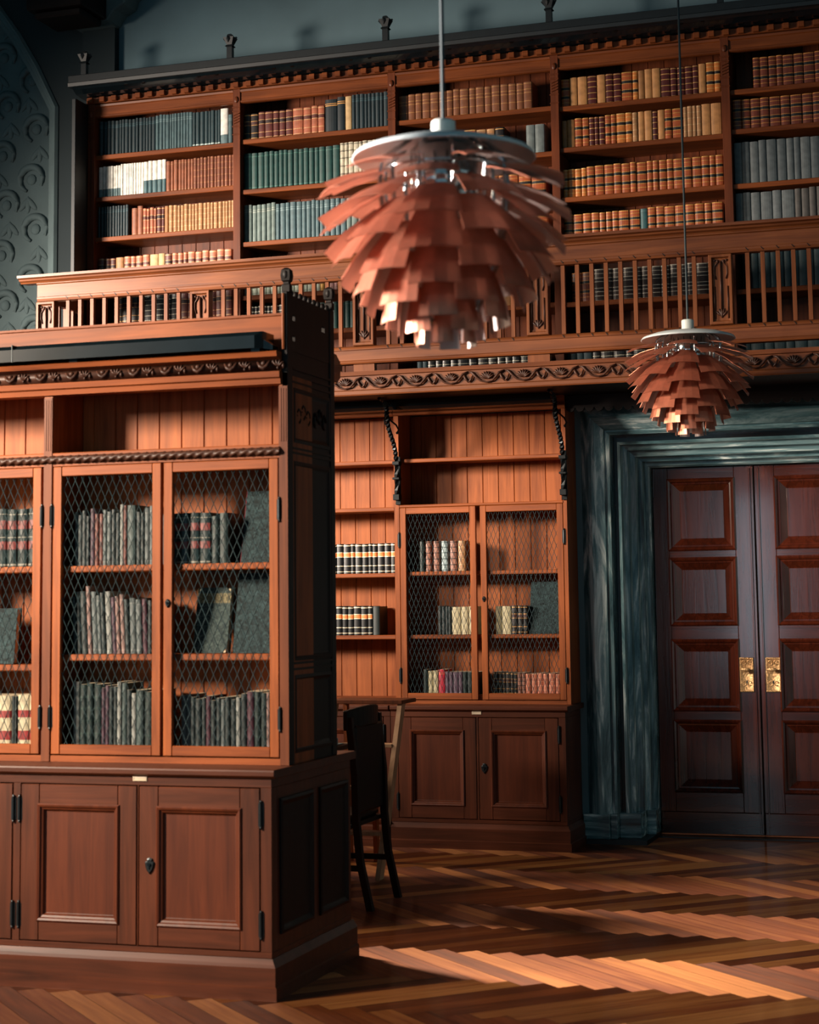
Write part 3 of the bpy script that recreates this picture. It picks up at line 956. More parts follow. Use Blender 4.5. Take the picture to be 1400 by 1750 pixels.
for cx in NEW:
    f = MB()
    f.box(cx - 0.071, cx + 0.071, GY + 0.0, GY + 0.05, 3.085, 3.142)
    f.ring_panel(cx - 0.071, cx + 0.071, 3.2625, 3.6965, [(0, GY + 0.05), (0, GY - 0.008), (0.004, GY - 0.012), (0.018, GY - 0.012), (0.022, GY + 0.006), (0.026, GY + 0.010)])
    n_ = f.build('newel_panel', RAILV, bal)
    g = MB()
    yc = GY + 0.006
    g.box(cx - 0.004, cx + 0.004, GY - 0.002, GY + 0.012, 3.36, 3.655)
    for s_ in (-1, 1):
        g.tube([(cx + s_ * 0.006, yc, 3.655), (cx + s_ * 0.022, yc - 0.003, 3.645), (cx + s_ * 0.038, yc - 0.003, 3.62), (cx + s_ * 0.040, yc - 0.003, 3.58), (cx + s_ * 0.030, yc, 3.545)], 0.004, 5)
        g.tube([(cx + s_ * 0.040, yc, 3.50), (cx + s_ * 0.041, yc - 0.003, 3.42), (cx + s_ * 0.040, yc, 3.30)], 0.0045, 5)
        g.ball((cx + s_ * 0.018, yc, 3.655), 0.012, 0.008, 0.010, 6, 4)
        g.ball((cx + s_ * 0.036, yc, 3.66), 0.008, 0.008, 0.009, 6, 4)
        for a in (0.35, 0.8):
            g.ball((cx + s_ * 0.026 * math.sin(a) , yc, 3.31 + 0.030 * math.cos(a)), 0.008, 0.007, 0.026, 6, 4, rot=-s_ * a)
    g.ball((cx, yc, 3.335), 0.010, 0.009, 0.032, 6, 4)
    g.build('carving', CARVE, n_, smooth=True)
for a, b_ in zip(NEW, NEW[1:]):
    n = 10
    x0, x1 = a + 0.071, b_ - 0.071
    for k in range(n):
        x = x0 + (x1 - x0) * (k + 1.0) / (n + 1) 
        m = MB()
        m.box(x - 0.0125, x + 0.0125, GY + 0.008, GY + 0.034, 3.2625, 3.6965)
        for z in (3.716, 3.245):
            m.loops([[(x - 0.008, GY - 0.011 if z > 3.5 else GY - 0.009, z + 0.009), (x + 0.006, GY - 0.0112 if z > 3.5 else GY - 0.0092, z - 0.009), (x + 0.010, GY - 0.0112 if z > 3.5 else GY - 0.0092, z - 0.005), (x - 0.004, GY - 0.011 if z > 3.5 else GY - 0.009, z + 0.011)],
                     [(x - 0.008, GY, z + 0.009), (x + 0.006, GY, z - 0.009), (x + 0.010, GY, z - 0.005), (x - 0.004, GY, z + 0.011)]], 1)
        m.build('baluster', [RAILV, DARKW], bal)
m = MB()                                                       # the return at the left end, running back to the wall
m.yprof([(GX0 - 0.06, 3.834), (GX0 - 0.12, 3.858), (GX0 - 0.12, 3.878), (GX0 + 0.08, 3.882), (GX0 + 0.08, 3.834)], GY + 0.101, 11.50)
m.box(GX0 + 0.002, GX0 + 0.05, GY + 0.051, 11.50, 3.70, 3.832)
m.box(GX0 + 0.002, GX0 + 0.05, GY + 0.051, 11.50, 3.142, 3.262)
for k in range(4):
    m.box(GX0 + 0.012, GX0 + 0.037, GY + 0.14 + k * 0.1, GY + 0.165 + k * 0.1, 3.262, 3.70)
m.build('end_return', RAILV, bal)

# wrought iron brackets holding the gallery
for i, (bx, lab) in enumerate(((-3.868, 'twisted black iron bracket on the left post of the mesh door bookcase'), (-2.703, 'twisted black iron bracket on the right post, next to the marble surround'), (-5.045, 'black iron gallery bracket hidden behind the near bookcase'))):
    t = thing('iron_bracket', (bx, BU, 2.5), lab, 'bracket', 'iron brackets under the gallery')
    pts = []
    yb = BU - 0.040
    for (dy, z) in ((0, 2.33), (-0.003, 2.55), (-0.02, 2.62), (-0.06, 2.68), (-0.12, 2.735), (-0.17, 2.78), (-0.195, 2.84), (-0.20, 2.895), (-0.22, 2.93), (-0.28, 2.955), (-0.36, 2.962)):
        pts.append((bx, yb + dy, z))
    rings = []
    fine = []
    for a, b_ in zip(pts, pts[1:]):
        for q in range(6):
            fine.append(Vector(a).lerp(Vector(b_), q / 6))
    fine.append(Vector(pts[-1]))
    for k, p in enumerate(fine):
        tdir = (fine[min(k + 1, len(fine) - 1)] - fine[max(k - 1, 0)]).normalized()
        a_ = Vector((1, 0, 0))
        b2 = tdir.cross(a_).normalized()
        tw = k * 0.55
        r = 0.017 if k < len(fine) - 8 else 0.012
        rings.append([p + r * (a_ * math.cos(tw + j * 1.5708) + b2 * math.sin(tw + j * 1.5708)) for j in range(4)])
    MB().loops(rings).build('twisted_bar', IRON, t)
    s1 = MB().box(bx - 0.022, bx + 0.022, BU - 0.060, BU - 0.0008, 2.30, 2.34)
    s1.box(bx - 0.024, bx + 0.024, BU - 0.064, BU - 0.0008, 2.44, 2.455)
    s1.box(bx - 0.024, bx + 0.024, BU - 0.064, BU - 0.0008, 2.54, 2.565)
    s1.box(bx - 0.018, bx + 0.018, BU - 0.014, BU - 0.0008, 2.27, 2.60)
    s1.build('wall_strap', IRON, t, bevel=0.002)
    m = MB()
    m.tube([(bx, yb - 0.195, 2.87), (bx + 0.02, yb - 0.18, 2.83), (bx + 0.05, yb - 0.15, 2.80), (bx + 0.06, yb - 0.13, 2.77), (bx + 0.045, yb - 0.115, 2.75)], 0.006, 6)
    m.tube([(bx, yb - 0.20, 2.90), (bx, yb - 0.235, 2.87), (bx, yb - 0.25, 2.83), (bx, yb - 0.235, 2.80)], 0.006, 6)
    m.ball((bx + 0.045, yb - 0.115, 2.75), 0.010)
    m.build('scroll', IRON, t)

# ------------------------------------------------------------------ gallery bookcases
UY, UBK = 11.72, 12.04
POST = [-6.215, -5.050, -3.873, -2.705, -1.550, -0.385]
BAYN = ['leftmost gallery bay', 'second gallery bay from left', 'middle gallery bay', 'fourth gallery bay from left', 'rightmost gallery bay']
SHELF = [
    [4.915, 4.600, 4.298, 3.975, 3.655, 3.12],
    [4.928, 4.560, 4.178, 3.790, 3.515, 3.12],
    [4.955, 4.640, 4.310, 4.010, 3.600, 3.12],
    [4.942, 4.655, 4.312, 4.028, 3.594, 3.12],
    [4.942, 4.675, 4.308, 4.045, 3.608, 3.12]]
for i, nm in enumerate(BAYN):
    xa, xb = POST[i], POST[i + 1]
    extra = ['at the dark corner by the arch', 'holding dark green sets', 'partly hidden behind the large pendant lamp', 'full of orange leather sets', 'with grey volumes, cut by the photo edge'][i]
    t = thing('gallery_bookcase', ((xa + xb) / 2, UY, 3.085), nm + ' of tall oak shelving, ' + extra, 'bookcase', 'gallery bookcase bays')
    for xp in ([xa, xb] if i == 0 else [xb]):
        m = MB()
        m.box(xp - 0.028, xp + 0.028, UY - 0.02, UBK, 3.085, 5.30)
        for z in (5.16, 5.13, 5.02, 4.96):
            m.box(xp - 0.032, xp + 0.032, UY - 0.026, UY - 0.02, z, z + 0.010)
        for k in range(4):
            m.loops([[(xp - 0.024, UY - 0.0205, 5.04 + k * 0.02), (xp + 0.020, UY - 0.0205, 5.055 + k * 0.02), (xp + 0.024, UY - 0.0205, 5.064 + k * 0.02), (xp - 0.020, UY - 0.0205, 5.048 + k * 0.02)], [(xp - 0.022, UY - 0.027, 5.041 + k * 0.02), (xp + 0.02, UY - 0.027, 5.056 + k * 0.02), (xp + 0.022, UY - 0.027, 5.061 + k * 0.02), (xp - 0.020, UY - 0.027, 5.046 + k * 0.02)]])
        m.ball((xp, UY - 0.024, 5.22), 0.016, 0.010, 0.024, 8, 5)
        m.build('upright', GAL_V, t, bevel=0.002)
    if i == 0:
        MB().box(xa - 0.060, xa - 0.0285, UY - 0.21, UBK, 3.085, 5.2995).build('end_panel', COR, t, bevel=0.003)
    b_ = MB()
    boards(b_, xa + 0.029, xb - 0.029, UBK - 0.014, 3.085, 5.30, 0.112)
    b_.build('back_panel', GAL_V, t)
    for z in SHELF[i]:
        shelf(t, xa + 0.0285, xb - 0.0285, UY, UBK - 0.022, z, GAL_H, 0.034)
    m = MB()
    m.xprof([(UY - 0.008, 5.195), (UY - 0.016, 5.200), (UY - 0.016, 5.212), (UY - 0.010, 5.216), (UY - 0.010, 5.272), (UY - 0.018, 5.278), (UY - 0.022, 5.292), (UY + 0.02, 5.292), (UY + 0.02, 5.195)], xa + 0.0285, xb - 0.0285)
    m.build('face_board', GAL_H, t)

cor = thing('gallery_cornice', (-3.3, UY, 5.3), 'dark cornice with square dentils and light trough along the gallery shelving', 'cornice')
m = MB()
CX0, CX1 = -6.30, -0.35
m.xprof([(UY - 0.024, 5.3005), (UY - 0.03, 5.302), (UY - 0.03, 5.345), (UY + 0.02, 5.352), (UBK, 5.352), (UBK, 5.3005)], CX0 + 0.05, CX1)
m.build('fillet', GAL_H, cor)
m = MB()
x = CX0 + 0.09
while x < CX1:
    m.box(x - 0.021, x + 0.021, UY - 0.060, UY - 0.0305, 5.304, 5.342)
    x += 0.0975
m.build('dentil', GAL_H, cor, bevel=0.003)
m = MB()
m.xprof([(UY - 0.03, 5.353), (UY - 0.10, 5.360), (UY - 0.145, 5.385), (UY - 0.155, 5.40), (UBK, 5.42), (UBK, 5.353)], CX0, CX1)
m.build('light_trough', BLACK, cor)
m = MB()
x = CX0 + 0.5
while x < CX1:
    for dx in (-0.07, 0.07):
        m.loops([[(x + dx - 0.012, UY - 0.040, 5.350), (x + dx + 0.012, UY - 0.040, 5.350), (x + dx + 0.012, UY - 0.030, 5.352), (x + dx - 0.012, UY - 0.030, 5.352)], [(x + dx - 0.012, UY - 0.150, 5.384), (x + dx + 0.012, UY - 0.150, 5.384), (x + dx + 0.012, UY - 0.140, 5.392), (x + dx - 0.012, UY - 0.140, 5.392)]])
    x += 0.58
m.build('trough_clip', IRON, cor)
m = MB()
m.xprof([(UY - 0.155, 5.401), (UY - 0.170, 5.405), (UY - 0.175, 5.43), (UY - 0.165, 5.437), (UY - 0.165, 5.486), (UY - 0.155, 5.492), (UY + 0.10, 5.492), (UBK, 5.43), (UBK, 5.421)], CX0 - 0.03, CX1)
m.build('top_board', COR, cor)
for xp in POST:
    m = MB()
    cy = UY - 0.130
    m.box(xp - 0.020, xp + 0.020, cy - 0.020, cy + 0.020, 5.486, 5.585)
    m.loops([[(xp - r, cy - r, z), (xp + r, cy - r, z), (xp + r, cy + r, z), (xp - r, cy + r, z)] for r, z in ((0.020, 5.575), (0.030, 5.582), (0.020, 5.592), (0.022, 5.60), (0.040, 5.645), (0.020, 5.648), (0.017, 5.668), (0.010, 5.674))])
    for a in range(4):
        dx, dy = ((1, 0), (-1, 0), (0, 1), (0, -1))[a]
        m.loops([[(xp + dx * 0.018 - dy * 0.012, cy + dy * 0.018 - dx * 0.012, 5.60), (xp + dx * 0.018 + dy * 0.012, cy + dy * 0.018 + dx * 0.012, 5.60), (xp + dx * 0.026, cy + dy * 0.026, 5.61)],
                 [(xp + dx * 0.032 - dy * 0.02, cy + dy * 0.032 - dx * 0.02, 5.632), (xp + dx * 0.032 + dy * 0.02, cy + dy * 0.032 + dx * 0.02, 5.632), (xp + dx * 0.044, cy + dy * 0.044, 5.628)],
                 [(xp + dx * 0.048 - dy * 0.006, cy + dy * 0.048 - dx * 0.006, 5.650), (xp + dx * 0.048 + dy * 0.006, cy + dy * 0.048 + dx * 0.006, 5.650), (xp + dx * 0.056, cy + dy * 0.056, 5.643)]])
    m.build('finial', COR, cor)

# ------------------------------------------------------------------ furniture in the alcove
t = thing('library_steps', (-3.72, 10.7, 0), 'wooden library steps with a flat top platform standing in front of the wall bookcases', 'library steps')
m = MB()
m.box(-3.965, -3.478, 10.58, 10.86, 0.988, 1.012)
m.build('platform', OAK_M, t, bevel=0.003)
for x in (-3.50, -3.935):
    st = MB()
    st.loops([[(x - 0.016, y0, z), (x + 0.013, y0, z), (x + 0.013, y0 + 0.075, z), (x - 0.016, y0 + 0.075, z)] for z, y0 in ((0.0, 10.15), (0.987, 10.60))])
    st.build('stile', STEPW, t)
for x in (-3.755, -3.93):
    bk = MB()
    bk.loops([[(x - 0.013, y0, z), (x + 0.013, y0, z), (x + 0.013, y0 + 0.045, z), (x - 0.013, y0 + 0.045, z)] for z, y0 in ((0.0, 10.86), (0.987, 10.80))])
    bk.build('back_leg', OAK_V, t)
for z in (0.25, 0.50, 0.745):
    y0 = 10.15 + 0.45 * z / 0.987
    MB().box(-3.9215, -3.5165, y0 - 0.01, y0 + 0.085, z - 0.011, z + 0.011).build('tread', STEPW, t, bevel=0.002)
m = MB().box(-3.9165, -3.7685, 10.86, 10.885, 0.28, 0.34)
m.build('stretcher', DARKX, t)

t = thing('reading_table', (-4.5, 9.74, 0), 'dark reading table with a blue-green leather top beside the chair in the alcove', 'table')
MB().box(-5.3, -3.745, 9.05, 10.43, 0.735, 0.762).build('tabletop', DARKX, t, bevel=0.003)
MB().box(-5.25, -3.79, 9.10, 10.38, 0.7622, 0.766).build('leather_inset', TEAL, t)
MB().box(-5.22, -3.83, 9.13, 10.35, 0.64, 0.7345).build('apron', DARKX, t)
for x in (-5.19, -3.86):
    for y in (9.17, 10.11):
        MB().loops([[(x - r, y - r, z), (x + r, y - r, z), (x + r, y + r, z), (x - r, y + r, z)] for r, z in ((0.022, 0.0), (0.034, 0.6399))]).build('leg', DARKW, t)
o = MB().box(-4.05, -3.80, 10.02, 10.32, 0.7662, 0.80).build('folder', TEAL)
tag(o, 'flat blue-green folder lying on the reading table behind the chair', 'folder')

t = thing('reading_chair', (-3.42, 9.38, 0), 'dark wooden reading chair with curved back rail, just past the near bookcase', 'chair')
yA, yB = 9.15, 9.61
XB = -3.27
for y in (yA, yB):
    m = MB()
    m.loops([[(x - 0.018, y - 0.018, z), (x + 0.018, y - 0.018, z), (x + 0.018, y + 0.018, z), (x - 0.018, y + 0.018, z)] for x, z in ((XB + 0.075, 0.0), (XB + 0.02, 0.25), (XB, 0.46), (XB - 0.005, 0.70), (XB - 0.035, 1.0))])
    m.build('back_leg', DARKW, t)
    m = MB()
    m.loops([[(-3.70 - r, y - r, z), (-3.70 + r, y - r, z), (-3.70 + r, y + r, z), (-3.70 - r, y + r, z)] for r, z in ((0.014, 0.0), (0.020, 0.42))])
    m.build('front_leg', DARKW, t)
m = MB()
m.loops([[(XB - 0.05 + 0.05 * (1 - ((y - 9.38) / 0.25) ** 2) + dx, y, z + 0.02 * (1 - ((y - 9.38) / 0.25) ** 2)) for dx, z in ((-0.015, 0.93), (0.012, 0.93), (0.012, 1.035), (-0.015, 1.035))] for y in [9.13 + 0.05 * i for i in range(11)]])
m.build('top_rail', DARKW, t, bevel=0.004)
m = MB().box(XB - 0.035, XB + 0.0, yA + 0.018, yB - 0.018, 0.49, 0.955)
m.build('back_panel', DARKW, t, bevel=0.01)
m = MB().box(-3.73, XB - 0.0185, yA - 0.02, yB + 0.02, 0.42, 0.445)
m.build('seat_frame', DARKW, t, bevel=0.004)
m = MB().box(-3.72, XB - 0.03, yA, yB, 0.4455, 0.485)
m.build('seat', DARKX, t, bevel=0.015)
m = MB()
for y in (yA, yB):
    m.box(-3.685, XB + 0.02, y - 0.009, y + 0.009, 0.20, 0.23)
m.build('stretcher', DARKW, t)


# ------------------------------------------------------------------ pendant lamps of copper leaves
def pendant(cx, cy, ztop, s, rot, label, ceil=8.99):
    t = thing('leaf_pendant_lamp', (cx, cy, ztop - 0.35 * s), label, 'pendant lamp', 'copper leaf pendant lamps')
    P = lambda r, a, z: (cx + s * r * math.cos(a), cy + s * r * math.sin(a), ztop + s * z)
    # rows: tip radius, tip drop, slope in degrees, length, inner width, outer width
    rows = [(0.352, -0.120, 10, 0.175, 0.110, 0.165), (0.366, -0.172, 16, 0.185, 0.108, 0.176), (0.370, -0.228, 23, 0.195, 0.100, 0.182), (0.366, -0.284, 30, 0.205, 0.104, 0.184),
            (0.354, -0.332, 37, 0.200, 0.106, 0.182), (0.336, -0.380, 44, 0.195, 0.108, 0.176), (0.308, -0.426, 51, 0.185, 0.106, 0.166), (0.274, -0.470, 58, 0.175, 0.100, 0.152),
            (0.234, -0.512, 65, 0.165, 0.092, 0.134), (0.190, -0.550, 72, 0.150, 0.080, 0.112), (0.140, -0.585, 79, 0.130, 0.064, 0.088), (0.088, -0.612, 84, 0.105, 0.046, 0.062)]
    th = 0.0018
    for k, (rt, zt, sl, ln, wi, wo) in enumerate(rows):
        sa, ca = math.sin(math.radians(sl)), math.cos(math.radians(sl))
        s2, c2 = math.sin(math.radians(min(sl + 9, 88))), math.cos(math.radians(min(sl + 9, 88)))
        # two straight pieces with a soft bend at 60 percent
        e = (rt, zt)
        mid = (rt - c2 * ln * 0.4, zt + s2 * ln * 0.4)
        st = (mid[0] - ca * ln * 0.6, mid[1] + sa * ln * 0.6)
        for j in range(6):
            a = rot + math.radians(60 * j + (30 if k % 2 else 0))
            ra, ta = (math.cos(a), math.sin(a)), (-math.sin(a), math.cos(a))
            sec = []
            for (q, w_, nx, nz) in ((st, wi, sa, ca), ((0.5 * (st[0] + mid[0]), 0.5 * (st[1] + mid[1])), wi + (wo - wi) * 0.35, sa, ca), (mid, wi + (wo - wi) * 0.7, (sa + s2) / 2, (ca + c2) / 2), (e, wo, s2, c2)):
                row = []
                for u in (-1, -0.5, 0, 0.5, 1):
                    cv = -0.012 * u * u * (w_ / 0.18)            # slight cross curvature
                    r_, z_ = q[0] + nx * cv, q[1] + nz * cv
                    row.append(((r_, z_), u * w_ / 2, nx, nz))
                sec.append(row)
            m = MB()
            base = len(m.v)
            for side in (0, 1):
                for row in sec:
                    for (rz, tx, nx, nz) in row:
                        r_, z_ = rz[0] - side * th * nx, rz[1] - side * th * nz
                        m.v.append((cx + s * (r_ * ra[0] + tx * ta[0]), cy + s * (r_ * ra[1] + tx * ta[1]), ztop + s * z_))
            nr, nc = 4, 5
            idx = lambda sd, i_, j_: sd * nr * nc + i_ * nc + j_
            for i_ in range(nr - 1):
                for j_ in range(nc - 1):
                    m.f.append((idx(0, i_, j_), idx(0, i_, j_ + 1), idx(0, i_ + 1, j_ + 1), idx(0, i_ + 1, j_))); m.m.append(0)
                    m.f.append((idx(1, i_, j_), idx(1, i_ + 1, j_), idx(1, i_ + 1, j_ + 1), idx(1, i_, j_ + 1))); m.m.append(1)
            edge = [(0, j_) for j_ in range(nc)] + [(i_, nc - 1) for i_ in range(1, nr)] + [(nr - 1, j_) for j_ in range(nc - 2, -1, -1)] + [(i_, 0) for i_ in range(nr - 2, 0, -1)]
            for q in range(len(edge)):
                a_, b_ = edge[q], edge[(q + 1) % len(edge)]
                m.f.append((idx(0, *a_), idx(0, *b_), idx(1, *b_), idx(1, *a_))); m.m.append(0)
            m.build('leaf', [COPPER, PALEIN], t)
    # top dish
    m = MB()
    prof = [(0.030, 0.0), (0.10, -0.006), (0.20, -0.022), (0.262, -0.042), (0.272, -0.056), (0.268, -0.058), (0.20, -0.030), (0.10, -0.014), (0.02, -0.010)]
    m.lathe((cx, cy, ztop), [(r * s, z * s) for r, z in prof], 48)
    m.build('top_dish', DISC, t, smooth=True)
    MB().lathe((cx, cy, ztop), [(0.036 * s, 0.0), (0.036 * s, 0.055 * s), (0.030 * s, 0.060 * s), (0.008 * s, 0.061 * s)], 24).build('cap', CAPW, t, bevel=0.002)
    MB().tube([(cx, cy, ztop + 0.05 * s), (cx, cy, ceil)], 0.0065 * s, 8).build('cord', CORD, t)
    m = MB()
    for j in range(12):
        a = rot + math.radians(30 * j + 15)
        m.tube([P(0.12, a, -0.012), P(0.185, a, -0.06), P(0.19, a, -0.12), P(0.185, a, -0.20), P(0.175, a, -0.28), P(0.16, a, -0.36), P(0.13, a, -0.44), P(0.09, a, -0.51), P(0.05, a, -0.55)], 0.0065 * s, 6)
    m.build('rib', CHROME, t, smooth=True)
    for r_, z_ in ((0.187, -0.10), (0.18, -0.24), (0.155, -0.37)):
        MB().tube([P(r_, a, z_) for a in [6.28319 * i / 32 for i in range(33)]], 0.004 * s, 6).build('ring', CHROME, t, smooth=True)
    MB().lathe((cx, cy, ztop), [(0.05 * s, -0.012 * s), (0.10 * s, -0.03 * s), (0.10 * s, -0.17 * s), (0.07 * s, -0.20 * s), (0.06 * s, -0.34 * s), (0.02 * s, -0.38 * s)], 24).build('lamp_holder', CHROME, t, smooth=True)
    return t


pendant(-1.493, 4.995, 2.957, 1.0, 4.36 , 'large blurred copper leaf pendant lamp nearest the camera')
pendant(-1.628, 10.324, 3.150, 1.0, 4.78, 'copper leaf pendant lamp hanging farther back above the marble doorway')

# ------------------------------------------------------------------ ceiling, high above the frame
o = MB().box(-10.5, 4.5, -3.5, YW + 0.3, 9.0, 9.1).build('ceiling', PLASTER)
tag(o, 'plain ceiling high above the frame', 'ceiling', kind='structure')

# ------------------------------------------------------------------ books
BM = {}


def bmat(col, rough=0.5, metal=0.0):
    k = (col, rough, metal)
    if k not in BM:
        BM[k] = plain('binding_%d_%d_%d' % col, col, rough, metal, 0.22, 26.0)
    return BM[k]


PAGES = plain('page_edges', (185, 169, 140), 0.8, 0.0, 0.15, 60.0)
GILT = (200, 145, 74)
# pattern: list of (z0, z1, slot, bulge) along the spine; slots: 0 cover, 1 band, 2 label
PAT = {
    'plain': [],
    'cloth': [(0.80, 0.83, 1, 0.0), (0.86, 0.88, 1, 0.0)],
    'line': [(0.06, 0.075, 1, 0.0), (0.90, 0.915, 1, 0.0)],
    'gilt': [(0.03, 0.05, 1, 0.001), (0.20, 0.225, 1, 0.002), (0.40, 0.425, 1, 0.002), (0.60, 0.625, 1, 0.002), (0.78, 0.805, 1, 0.002), (0.95, 0.975, 1, 0.001)],
    'law': [(0.0, 0.03, 1, 0.001), (0.155, 0.175, 1, 0.002), (0.285, 0.305, 1, 0.0015), (0.305, 0.395, 2, 0.0008), (0.395, 0.415, 1, 0.0015), (0.60, 0.62, 1, 0.0015), (0.62, 0.71, 2, 0.0008), (0.71, 0.73, 1, 0.0015), (0.85, 0.868, 1, 0.002), (0.965, 1.0, 1, 0.001)],
    'label': [(0.06, 0.08, 1, 0.002), (0.25, 0.27, 1, 0.002), (0.55, 0.57, 1, 0.002), (0.57, 0.70, 2, 0.001), (0.70, 0.72, 1, 0.002), (0.93, 0.96, 1, 0.001)],
    'two': [(0.12, 0.30, 2, 0.001), (0.56, 0.70, 2, 0.001)],
    'tworib': [(0.02, 0.05, 1, 0.001), (0.30, 0.44, 2, 0.001), (0.50, 0.515, 1, 0.002), (0.65, 0.80, 2, 0.001), (0.90, 0.915, 1, 0.002)],
    'foot': [(0.05, 0.085, 1, 0.0)],
    'half': [(0.0, 0.42, 2, 0.0)],
    'halflow': [(0.0, 0.28, 2, 0.0)],
    'mid': [(0.30, 0.325, 1, 0.002), (0.60, 0.63, 1, 0.002), (0.72, 0.75, 1, 0.002), (0.93, 0.96, 1, 0.0), (0.04, 0.06, 1, 0.0)],
}
